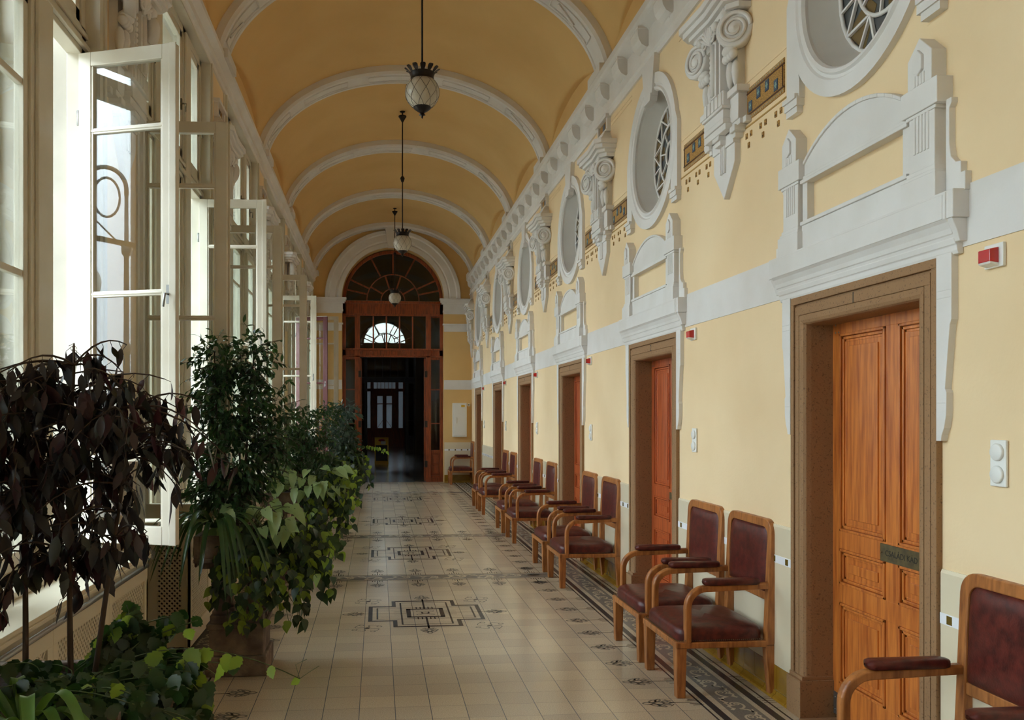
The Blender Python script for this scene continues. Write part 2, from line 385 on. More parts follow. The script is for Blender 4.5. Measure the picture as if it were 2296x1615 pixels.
    def medallion(cx, cy):
        def loop(pts, wd, mi=1): rib([(cx+a, cy+b) for a, b in pts], wd, mi, closed=True)
        def offs(A, B, o): 
            return [(-A+o,-B+o),(-B+o,-B+o),(-B+o,-A+o),(B-o,-A+o),(B-o,-B+o),(A-o,-B+o),(A-o,B-o),(B-o,B-o),(B-o,A-o),(-B+o,A-o),(-B+o,B-o),(-A+o,B-o)]
        A, B = .474, .275; P = offs(A, B, .0)
        Q = offs(A, B, .034)
        mb.mi = 1; b0 = len(mb.v); mb.v += [(cx+a, cy+b, Z[0]) for a, b in P]+[(cx+a, cy+b, Z[0]) for a, b in Q]
        for i in range(12): j = (i+1) % 12; mb.face((b0+i, b0+j, b0+12+j, b0+12+i))
        mb.mi = 0
        for sx in (-1, 1):
            rib([(cx+sx*.2, cy-.39),(cx+sx*.2, cy+.39)], .014, 1); rib([(cx+sx*.40, cy-.2),(cx+sx*.40, cy+.2)], .014, 1)
            rib([(cx-.2, cy+sx*.39),(cx+.2, cy+sx*.39)], .01, 1); rib([(cx-.4, cy+sx*.2),(cx+.4, cy+sx*.2)], .008, 1)
            rib([(cx+sx*.157, cy),(cx+sx*.56, cy)], .007, 1)
            rib([(cx, cy+sx*.155),(cx, cy+sx*.52)], .016, 1)
            for k in (-2,-1,1,2):
                rib([(cx+k*.034, cy+sx*.15),(cx+k*.034, cy+sx*.22)], .01, 1)
                rib([(cx+sx*.15, cy+k*.034),(cx+sx*.26, cy+k*.034)], .006, 2)
            rect(cx+sx*.157-(.036 if sx > 0 else 0), cy-.155, cx+sx*.157+(0 if sx > 0 else .036), cy+.155, 1, .0003)
            rect(cx-.157, cy+sx*.155-(.03 if sx > 0 else 0), cx+.157, cy+sx*.155+(0 if sx > 0 else .03), 1, .0003)
            palmette(cx+sx*.50, cy, 0 if sx < 0 else pi, comb=False, stem=.06)
            palmette(cx, cy+sx*.50, -pi/2 if sx > 0 else pi/2, comb=False, stem=.06)
            for sy in (-1, 1):
                ox, oy = cx+sx*.48, cy+sy*.48
                quad([(ox+a*.022, oy+b*.022) for a, b in [(cos(t*pi/4), sin(t*pi/4)) for t in range(8)]], 1)
                for q in range(4):
                    an = pi/4+q*pi/2
                    sp_ = [(.03+.13*t/9-.045*(t/9)**3, .05*sin(t/9*4.2)) for t in range(10)]
                    rib(T(sp_, ox, oy, an), [.012*(1-.06*t) for t in range(10)], 2)
                    rib(T(ell(.10, -.035, .022, .018, 0, 8), ox, oy, an), .008, 2, closed=True)
        rib(ell(cx, cy, .03, .03), .014, 1, closed=True)
        for q in range(4): rib(T(ell(.07, 0, .03, .014), cx, cy, pi/4+q*pi/2), .008, 2, closed=True)
    for y in (.95, 4.0-.0, 7.17, 10.32, 13.5, 17.1):
        if y == 4.0: continue
        medallion(.40, y)
    o = mb.build('floor', [m_floor, m_fdark, m_fgrey, m_ftaupe, m_fcream])
    struct(o, 'beige terrazzo tile floor with charcoal inlaid crosses and scroll borders', 'floor')
build_floor()

# ------------------------------------------------------------------ right wall with doors openings & oculi
def wall_right():
    mb = MB(); ys = [YB]; 
    for d in DOORY: ys += [d-.63+.07, d+.63-.07]
    ys.append(23.0)
    OZ, OR = 3.89, .50
    # lower band 0..2.25 between doors
    for i in range(0, len(ys), 2): mb.box(XR, XR+.5, ys[i], ys[i+1], 0, 2.2)
    # strip with circular holes between 2.2 and 5.5 : build per bay fan
    edges = [YB]+[(DOORY[i]+DOORY[i+1])/2 for i in range(len(DOORY)-1)]+[23.0]
    for i, d in enumerate(DOORY):
        y0, y1 = edges[i], edges[i+1]; z0, z1 = 2.2, 5.07; n = 48
        ring = []; outer = []
        for k in range(n):
            t = 2*pi*k/n+pi/4; c, s_ = cos(t), sin(t); ring.append((d+OR*c, OZ+OR*s_))
            sc = min(((y1-d)/c if c > 1e-6 else (y0-d)/c if c < -1e-6 else 1e9), ((z1-OZ)/s_ if s_ > 1e-6 else (z0-OZ)/s_ if s_ < -1e-6 else 1e9))
            outer.append((d+sc*c, OZ+sc*s_))
        b = len(mb.v); mb.v += [(XR, a, z) for a, z in ring]+[(XR, a, z) for a, z in outer]
        corners = [(y1,z1),(y0,z1),(y0,z0),(y1,z0)]; cb = len(mb.v); mb.v += [(XR, a, z) for a, z in corners]
        for k in range(n):
            k2 = (k+1) % n; mb.face((b+k, b+k2, b+n+k2, b+n+k))
            o1, o2 = outer[k], outer[k2]
            for q, (a, z) in enumerate(corners):
                e1 = (abs(o1[0]-a) < 1e-6 or abs(o1[1]-z) < 1e-6); e2 = (abs(o2[0]-a) < 1e-6 or abs(o2[1]-z) < 1e-6)
                if e1 and e2 and not (abs(o1[0]-o2[0]) < 1e-6 or abs(o1[1]-o2[1]) < 1e-6): mb.face((b+n+k, b+n+k2, cb+q))
        # lintel underside of door head and back
        mb.box(XR+.02, XR+.5, d-.56, d+.56, 2.2, 2.5)
    o = mb.build('wall_right', m_wall); struct(o, 'yellow plaster wall pierced by numbered doors and round windows', 'wall')
    # white band
    mb = MB()
    for i in range(len(DOORY)+1):
        a = YB if i == 0 else DOORY[i-1]+.6; b = YE if i == len(DOORY) else DOORY[i]-.6
        mb.box(XR-.006, XR+.01, a, b, 2.325, 2.57)
    o = mb.build('trim_1', m_white); struct(o, 'flat white band along the yellow wall at door head height', 'trim')
    # string lines
    mb = MB()
    for i in range(len(DOORY)+1):
        a = YB if i == 0 else DOORY[i-1]+.62; b = YE if i == len(DOORY) else DOORY[i]-.62
        mb.mi = 0; mb.box(XR-.003, XR+.01, a, b, 3.475, 3.485); mb.mi = 1
        for z in (3.76, 4.56, 4.60): mb.box(XR-.004, XR+.01, a, b, z, z+.006)
    o = mb.build('trim_2', [m_ochreline, m_wall]); struct(o, 'thin ochre string lines running behind the wall brackets', 'trim')
    # wainscot
    mb = MB(); mb2 = MB()
    segs = []
    for i in range(len(DOORY)+1):
        a = YB if i == 0 else DOORY[i-1]+.635; b = YE if i == len(DOORY) else DOORY[i]-.635
        segs.append((a, b))
    def wains(P):   # P(u0,u1,t0,t1,z0,z1,mb)
        pass
    for a, b in segs:
        mb.mi = 0; mb.box(XR-.012, XR+.01, a, b, .19, 1.0); mb.prism([(XR-.012,1.0),(XR-.006,1.014),(XR+.01,1.014),(XR+.01,1.0)], 'y', a, b)
        mb.mi = 1; mb.box(XR-.015, XR-.005, a, b, .79, .835)
        mb.mi = 2; y = a+.05
        while y < b-.04: mb.box(XR-.0165, XR-.005, y, y+.032, .795, .83); y += .155
    o = mb.build('trim_3', [m_tile, m_tilew, m_olive]); struct(o, 'cream glazed tile wainscot with a white strip of olive squares', 'trim')
    mb = MB()
    for a, b in segs:
        mb.mi = 0; y = b
        while y > a+.02:
            y0 = max(a, y-.15); mb.box(XR-.014, XR+.01, y0+.002, y-.002, .045, .188); 
            mb.prism([(XR+.01,0),(XR-.045,0),(XR-.04,.012),(XR-.024,.022),(XR-.016,.042),(XR+.01,.042)], 'y', y0+.002, y-.002); y -= .15
        mb.mi = 1; mb.box(XR-.010, XR+.01, a, b, .0, .19)
    o = mb.build('baseboard_right', [m_ochre, m_tilew]); struct(o, 'ochre glazed tile skirting with coved foot', 'skirting')
wall_right()

# ------------------------------------------------------------------ cornices
def cornice(side):
    mb = MB(); s = 1 if side == 'right' else -1; X0 = XR if s > 0 else XL
    def x(d): return X0-s*d
    if s > 0:
        prof = [(x(-.02),4.66),(x(.02),4.66),(x(.03),4.70),(x(.045),4.72),(x(.045),4.80),(x(.03),4.82),(x(.03),4.95),(x(.10),4.985),(x(.12),5.0),(x(.135),5.02),(x(.135),5.085),(x(.12),5.10),(x(-.02),5.10)]
        mb.prism(prof, 'y', YB, YE)
        y = YE-.3
        while y > YB+.3:
            # corbel: rounded console block
            P = [(x(.02),4.955),(x(.125),4.955),(x(.125),4.92),(x(.115),4.87),(x(.09),4.83),(x(.055),4.81),(x(.02),4.80)]
            mb.smooth = False; mb.prism(P, 'y', y-.10, y+.10); mb.prism([(x(.02),4.975),(x(.13),4.975),(x(.13),4.955),(x(.02),4.955)], 'y', y-.115, y+.115)
            mb.prism([(x(.02),4.80),(x(.05),4.80),(x(.045),4.775),(x(.02),4.765)], 'y', y-.06, y+.06)
            y -= .6208
    else:
        prof = [(x(-.02),4.93),(x(.02),4.93),(x(.03),4.96),(x(.05),4.97),(x(.05),5.03),(x(.09),5.07),(x(.10),5.08),(x(.10),5.13),(x(.085),5.15),(x(-.02),5.15)]
        mb.prism(prof, 'y', YB, YE)
    o = mb.build('trim_4' if s > 0 else 'trim_5', m_white); struct(o, 'white bracketed cornice above the round windows' if s > 0 else 'white moulded cornice above the tall windows', 'cornice')
cornice('right'); cornice('left')

# ------------------------------------------------------------------ vault and ribs
def vault():
    mb = MB(); mb.smooth = True
    ys = [YB]+RIBS; A, B, ZS = 2.0, 1.37, 5.0
    bays = [(YB-.5, RIBS[0])]+[(RIBS[i], RIBS[i+1]) for i in range(len(RIBS)-1)]
    nx, ny = 64, 22
    for y0, y1 in bays:
        yc, hw = (y0+y1)/2, (y1-y0)/2-.16; b = len(mb.v)
        for j in range(ny+1):
            y = y0+(y1-y0)*j/ny
            for i in range(nx+1):
                t = -1+2*i/nx; x = XC+1.948*sin(t*pi/2)
                zb = ZS+B*sqrt(max(0, 1-((x-XC)/A)**2)); q = 1-((y-yc)/hw)**2
                zl = 5.1+.42*sqrt(q) if q > 0 else 0
                mb.v.append((x, y, max(zb, zl)))
        for j in range(ny):
            for i in range(nx):
                a = b+j*(nx+1)+i; mb.face((a, a+1, a+nx+2, a+nx+1))
        mb.smooth = False
        for X in (XL, XR):
            b2 = len(mb.v)
            for j in range(ny+1):
                y = y0+(y1-y0)*j/ny; q = 1-((y-yc)/hw)**2; zb = ZS+B*sqrt(1-(1.948/A)**2)
                mb.v += [(X, y, 5.05), (X, y, max(zb, 5.1+.42*sqrt(max(q, 0)) if q > 0 else 0))]
            for j in range(ny): a = b2+2*j; mb.face((a, a+1, a+3, a+2))
        mb.smooth = True
    o = mb.build('ceiling', m_vault); struct(o, 'ochre plaster barrel vault with shallow side lunettes', 'ceiling')
    for k, yr in enumerate(RIBS[1:]):
        mb = MB(); A, B = 1.90, 1.26
        th0 = math.asin(.09/B) if True else 0; N = 56; path = []; nrm = []
        for i in range(N+1):
            t = th0+(pi-2*th0)*i/N; path.append((XC-A*cos(t), yr, ZS+B*sin(t))); v = Vector((-cos(t)/A, 0, sin(t)/B)).normalized(); nrm.append(v)
        prof = [(.30,-.20),(.03,-.20),(.0,-.175),(0,-.13),(.012,-.125),(.012,.125),(0,.13),(0,.175),(.03,.20),(.30,.20)]
        mb.sweep(path, prof, lambda i: (nrm[i], (0,1,0)), sm=False)
        # raised panel frames on the soffit
        for i0 in range(3, N-3, 10):
            seg = range(i0, min(i0+8, N-2))
            for sy in (-.085, .085):
                mb.sweep([Vector(path[i])+Vector((0,sy,0)) for i in seg], [(.02,-.006),(-.002,-.006),(-.002,.006),(.02,.006)], lambda q, s0=i0: (nrm[s0+q], (0,1,0)))
            for ie in (seg[0], seg[-1]): mb.bar(Vector(path[ie])+Vector((0,-.085,0)), Vector(path[ie])+Vector((0,.085,0)), .012, .012)
            mid = (seg[0]+seg[-1])//2
            if i0 < 12 or i0 > 40:
                mb.bar(Vector(path[mid-2])+Vector((0,-.05,0)), Vector(path[mid+1])+Vector((0,.05,0)), .02, .02)
        # foot blocks
        for sx in (-1, 1):
            X0 = XC+sx*1.94
            mb.box(min(X0, X0-sx*.13), max(X0, X0-sx*.13), yr-.24, yr+.24, 5.08, 5.17)
        o = mb.build('trim_%d' % (10+k), m_white); struct(o, ('white plaster rib arching over the vault, %s' % ('nearest the camera', 'above the nearest bracket', 'second in front of the lamps', 'third from the near end', 'fourth from the near end', 'next to last before the far wall', 'against the far arched wall')[k]), 'vault rib')
vault()

# ------------------------------------------------------------------ end wall and timber screen
AC, AZ, AR = .39, 4.56, 1.255
def end_wall(y0, y1, name, m, x0=XL-.1, x1=XR+.1, top=6.6, AZ=4.56):
    mb = MB()
    mb.box(x0, AC-AR, y0, y1, 0, AZ); mb.box(AC+AR, x1, y0, y1, 0, AZ)
    a = arc(AC, AZ, AR, 0, 180, 32)
    for i in range(32):
        p, q = a[i], a[i+1]
        poly = [p, (p[0] if abs(p[0]-AC) < AR-1e-6 else p[0], top), (q[0], top), q]
        mb.prism(poly, 'y', y0, y1)
    mb.box(x0, AC-AR, y0, y1, AZ, top); mb.box(AC+AR, x1, y0, y1, AZ, top)
    return mb.build(name, m)
o = end_wall(YE, YE+.5, 'wall_far', m_vault); struct(o, 'ochre end wall with a round-headed doorway', 'wall')
def end_trim():
    mb = MB()
    # archivolt
    N = 40; path = []; nr = []
    for i in range(N+1):
        t = pi*i/N; path.append((AC+AR*cos(t), YE, AZ+AR*sin(t))); nr.append(Vector((cos(t),0,sin(t))))
    prof = [(-.0,.0),(.0,-.05),(.10,-.05),(.13,-.03),(.16,-.06),(.30,-.06),(.33,-.10),(.40,-.10),(.415,-.08),(.415,.0)]
    mb.sweep(path, [(a, c) for a, c in prof], lambda i: (nr[i], (0,1,0)), sm=False)
    # keystone
    mb.prism([(AC-.13,5.80),(AC+.13,5.80),(AC+.20,6.27),(AC-.20,6.27)], 'y', YE-.14, YE+.02)
    mb.prism([(AC-.20,6.27),(AC+.20,6.27),(AC+.24,6.33),(AC-.24,6.33)], 'y', YE-.17, YE+.02)
    for s in (-1, 1):
        xo = XL if s < 0 else XR; xi = AC+s*(AR)
        a, b = sorted((xo, xi-s*.10))
        def lay(z0, z1, d, o_=0):
            p, q = sorted((xo, xi-s*o_)); mb.box(p, q, YE-d, YE+.02, z0, z1)
        lay(4.18,4.22,.03,.01); lay(4.22,4.27,.05,.03); lay(4.27,4.42,.035,.02); lay(4.42,4.46,.07,.06); lay(4.46,4.51,.10,.09); lay(4.51,4.555,.12,.11)
        lay(3.745,3.90,.03,.0); lay(3.90,3.94,.06,.03); lay(2.31,2.545,.008,0)
    o = mb.build('trim_6', m_white); struct(o, 'white archivolt, keystone and imposts around the far doorway', 'trim')
    mb = MB()
    for s in (-1, 1):
        xo = XL if s < 0 else XR; xi = AC+s*(AR+.01); a, b = sorted((xo, xi))
        mb.mi = 0; mb.box(a, b, YE-.012, YE+.01, .19, 1.0); mb.mi = 1; mb.box(a, b, YE-.015, YE, .79, .835)
        mb.mi = 2; x = a+.1
        while x < b-.05: mb.box(x, x+.033, YE-.0165, YE, .795, .83); x += .155
        mb.mi = 3; mb.box(a, b, YE-.014, YE+.01, 0, .188); mb.prism([(YE-.05,0),(YE-.04,.02),(YE-.014,.045),(YE,.045),(YE,0)], 'x', a, b)
    o = mb.build('baseboard_far', [m_tile, m_tilew, m_olive, m_ochre]); struct(o, 'tiled dado on the far wall with white strip and ochre foot', 'skirting')
end_trim()

def timber_screen(Y, name, mw, label, leaves=True, gl=g_dark):
    root = empty(name, (AC, Y, 0)); struct(root, label, 'door')
    mb = MB(); d0, d1 = -.05, .05
    H = 1.25
    def B(x0, x1, z0, z1, e=0, m=mb): m.box(x0, x1, d0-e, d1+e, z0, z1)
    for s in (-1, 1):
        B(*sorted((s*H, s*1.17)), 0, 4.5); B(*sorted((s*.95, s*.82)), 0, 4.16, .03)
        B(*sorted((s*1.17, s*.95)), .10, .16, .01); B(*sorted((s*1.17, s*.95)), .72, .80, .01)
        B(*sorted((s*1.17, s*.95)), 0, .10, .02)
        # timber base panel
        mb.box(*sorted((s*1.17, s*.95)), -.02, .02, .16, .72); mb.box(*sorted((s*1.14, s*.98)), -.035, .03, .20, .42); mb.box(*sorted((s*1.14, s*.98)), -.035, .03, .46, .68)
        B(*sorted((s*1.17, s*.95)), 3.06, 3.14); 
        for z in (1.45, 2.3): mb.box(*sorted((s*1.17, s*.95)), -.02, .02, z, z+.03)
        for z in (3.3, 4.12): mb.box(*sorted((s*1.17, s*.95)), -.02, .02, z, z+.03)
    B(-H, H, 3.12, 3.34, .0); B(-H, H, 3.30, 3.34, .04); B(-H, H, 3.12, 3.16, .03); B(-H, H, 4.15, 4.50, .0); B(-H, H, 4.46, 4.52, .05); B(-H, H, 4.15, 4.20, .03)
    for k in range(-3, 4): mb.box(k*.27-.03, k*.27+.03, -.07, .05, 3.2, 3.26)
    for k in (-1.5, -.5, .5, 1.5): mb.box(k*.327-.018, k*.327+.018, -.025, .025, 3.34, 4.15)
    # fanlight frame
    N = 32
    for r0, r1 in ((1.17, 1.255), (.64, .665), (.285, .31)):
        n2 = [(Vector((cos(pi*i/N),0,sin(pi*i/N)))) for i in range(N+1)]
        mb.sweep([(0,0,AZ-.02)]*(N+1), [(r0,-.03),(r1,-.03),(r1,.03),(r0,.03)], lambda i: (n2[i], (0,1,0)))
    for k, t in enumerate((25, 62, 90, 118, 155)):
        t = radians(t); mb.bar((.665*cos(t),0,AZ+.665*sin(t)), (1.18*cos(t),0,AZ+1.18*sin(t)), .04, .028, (0,1,0))
    for t in (12, 48, 72, 108, 132, 168)[0:6]:
        t = radians(t)
        if t in (radians(12), radians(168)): mb.bar((.665*cos(t),0,AZ+.665*sin(t)), (1.18*cos(t),0,AZ+1.18*sin(t)), .04, .028, (0,1,0))
    for t in (30, 72, 108, 150):
        t = radians(t); mb.bar((.3*cos(t),0,AZ+.3*sin(t)), (.65*cos(t),0,AZ+.65*sin(t)), .04, .028, (0,1,0))
    mb.build('screen_frame', mw, root, bevel=.004)
    g = MB()
    for s in (-1, 1):
        g.box(*sorted((s*1.17, s*.95)), -.003, .003, .8, 3.06); g.box(*sorted((s*1.17, s*.95)), -.003, .003, 3.34, 4.15)
    g.box(-.82, .82, -.003, .003, 3.34, 4.15)
    g.prism(arc(0, AZ-.02, 1.18, 0, 180, 32), 'y', -.003, .003)
    g.build('pane', gl, root)
    if leaves:
        for s in (-1, 1):
            m2 = MB(); M = Matrix.Translation((s*.80, .05, 0)) @ Matrix.Rotation(radians(s*-4), 4, 'Z')
            def L(y0, y1, z0, z1, t=.022): m2.box(-t, t, y0, y1, z0, z1, M)
            L(0,.11,.02,3.1); L(.70,.81,.02,3.1); L(.11,.70,.02,.20); L(.11,.70,.85,.97); L(.11,.70,2.98,3.1); L(.11,.70,.2,.85,.01); L(.11,.70,1.9,1.94)
            o = m2.build('door_leaf', mw, root, bevel=.003)
            m3 = MB(); m3.box(-.003,.003,.11,.70,.97,2.98,M); m3.build('pane', gl, o)
            m4 = MB()
            for z in (.45, 1.45, 2.7): m4.box(*sorted((s*.79, s*.86)), -.09, .06, z-.08, z+.08)
            m4.build('hinge', m_blackwood, o)
    return root
timber_screen(YE+.32, 'door_21', m_mahog, 'dark mahogany glazed screen with open double doors and fanlight')

# back hall
def back_hall():
    mb = MB()
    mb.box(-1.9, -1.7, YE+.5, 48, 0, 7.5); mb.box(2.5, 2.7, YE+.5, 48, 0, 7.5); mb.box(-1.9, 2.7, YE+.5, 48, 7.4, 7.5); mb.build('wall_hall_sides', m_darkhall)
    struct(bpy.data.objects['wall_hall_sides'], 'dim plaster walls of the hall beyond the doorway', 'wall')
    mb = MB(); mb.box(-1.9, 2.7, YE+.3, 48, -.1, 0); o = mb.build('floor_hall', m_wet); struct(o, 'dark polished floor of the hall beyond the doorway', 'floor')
    mb = MB(); N = 20; a = arc(.39, 4.6, 2.15, 0, 180, N)
    for i in range(N): mb.add([(a[i][0], YE+.5, a[i][1]*.98+.6), (a[i+1][0], YE+.5, a[i+1][1]*.98+.6), (a[i+1][0], 48, a[i+1][1]*.98+.6), (a[i][0], 48, a[i][1]*.98+.6)], [(0,1,2,3)])
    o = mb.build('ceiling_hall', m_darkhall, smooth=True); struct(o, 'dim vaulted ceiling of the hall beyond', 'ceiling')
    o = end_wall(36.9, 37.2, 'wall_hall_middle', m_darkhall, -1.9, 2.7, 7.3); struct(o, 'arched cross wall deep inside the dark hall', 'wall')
    timber_screen(37.05, 'door_22', m_blackwood, 'second timber screen deep in the dark hall', False)
    # far wall with arched window
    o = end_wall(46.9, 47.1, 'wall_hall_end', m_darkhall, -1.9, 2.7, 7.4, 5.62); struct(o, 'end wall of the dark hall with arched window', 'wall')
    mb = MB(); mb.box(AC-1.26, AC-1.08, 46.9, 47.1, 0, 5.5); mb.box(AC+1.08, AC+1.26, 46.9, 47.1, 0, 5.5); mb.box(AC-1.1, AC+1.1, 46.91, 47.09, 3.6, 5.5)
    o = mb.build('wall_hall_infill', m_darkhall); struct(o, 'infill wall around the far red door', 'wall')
    r = empty('door_23', (AC, 46.85, 0)); struct(r, 'distant red wooden double door with frosted panes', 'door')
    mb = MB()
    for s in (-1, 1):
        mb.box(*sorted((s*.60, s*.48)), -.06, .03, 0, 3.05); mb.box(*sorted((s*.49, s*.40)), -.05, .05, 0, 2.9); mb.box(*sorted((s*.10, s*.0)), -.05, .05, 0, 2.9); mb.box(*sorted((s*.52, s*.38)), -.03, .03, 0, .98)
        mb.box(*sorted((s*.40, s*.1)), -.05, .05, 0, 1.0); mb.box(*sorted((s*.40, s*.1)), -.05, .05, 2.75, 2.9); mb.box(*sorted((s*.40, s*.1)), -.05, .05, 2.3, 2.34)
        mb.bar((s*.08, -.07, 1.45), (s*.4, -.07, 1.0), .02, .02)
    mb.box(-.6, .6, -.05, .05, 2.9, 3.05)
    for s in (-1, 1): mb.box(*sorted((s*1.1, s*1.0)), -.05, .05, 0, 3.6); mb.box(*sorted((s*.76, s*.59)), -.05, .05, 0, 3.6); mb.box(*sorted((s*1.0, s*.76)), -.05, .05, 0, 1.0)
    mb.box(-1.1, 1.1, -.05, .05, 3.5, 3.62); mb.box(-1.0, 1.0, -.05, .05, 3.0, 3.15)
    for k in range(-2, 3): mb.box(k*.2-.012, k*.2+.012, -.02, .02, 3.1, 3.5)
    mb.build('door_leaf', m_mahog, r)
    g = MB()
    for s in (-1, 1): g.box(*sorted((s*1.0, s*.76)), -.01, .01, .98, 3.05)
    g.box(-1.0, 1.0, -.01, .01, 3.12, 3.52); g.build('pane', g_frost, r)
    g = MB(); g.box(-.4, .4, -.01, .01, .98, 2.8); g.build('pane', g_frost, r)
    w_ = empty('window_20', (AC, 46.95, 1.06)); struct(w_, 'bright arched fanlight at the far end of the dark hall', 'window')
    mb = MB(); N = 24; n2 = [Vector((cos(pi*i/N),0,sin(pi*i/N))) for i in range(N+1)]
    for r0, r1 in ((1.12,1.25),(.55,.59)): mb.sweep([(0,0,AZ)]*(N+1), [(r0,-.04),(r1,-.04),(r1,.04),(r0,.04)], lambda i: (n2[i], (0,1,0)))
    for t in (25, 62, 118, 155): t = radians(t); mb.bar((.59*cos(t),0,AZ+.59*sin(t)), (1.2*cos(t),0,AZ+1.2*sin(t)), .05, .04, (0,1,0))
    mb.box(-1.25, 1.25, -.04, .04, AZ-.15, AZ+.03); mb.box(-.03,.03,-.03,.03,AZ,AZ+.56)
    mb.build('window_frame', m_blackwood, w_)
    g = MB(); g.prism(arc(0, AZ, 1.12, 0, 180, 24), 'y', -.003, .003); g.build('pane', g_clear, w_)
back_hall()
def signboard():
    r = empty('sandwich_board', (.145, 29.5, 0)); tag(r, 'yellow-framed sandwich board with black panel inside the dark doorway', 'signboard')
    for s in (-1, 1):
        M = Matrix.Rotation(radians(s*9), 4, 'X') if True else None
        M = Matrix.Translation((0, s*.14, 0)) @ Matrix.Rotation(radians(s*9), 4, 'X')
        mb = MB(); mb.box(-.235, .235, -.012, .012, 0, .93, M); o = mb.build('board', m_yellow, r)
        if s < 0:
            m2 = MB(); m2.box(-.2, .2, -.016, -.011, .12, .66, M); m2.build('chalk_panel', m_black, o)
            m3 = MB(); m3.smooth = True
            Mr = M @ Matrix.Translation((0, -.016, .83)) @ Matrix.Rotation(pi/2, 4, 'X')
            m3.lathe([(.11,0),(.11,.004)], (0,0,0), 24, Mr @ Matrix.Diagonal((1, .42, 1, 1))); m3.build('red_emblem', mat('emblem_red', (176, 40, 34), .5), o)
            m4 = MB(); m4.box(-.075,.085,-.022,-.014,.69,.80,M @ Matrix.Rotation(radians(4),4,'Y')); m4.build('white_emblem', mat('emblem_white', (200, 196, 186), .5), o)
signboard()

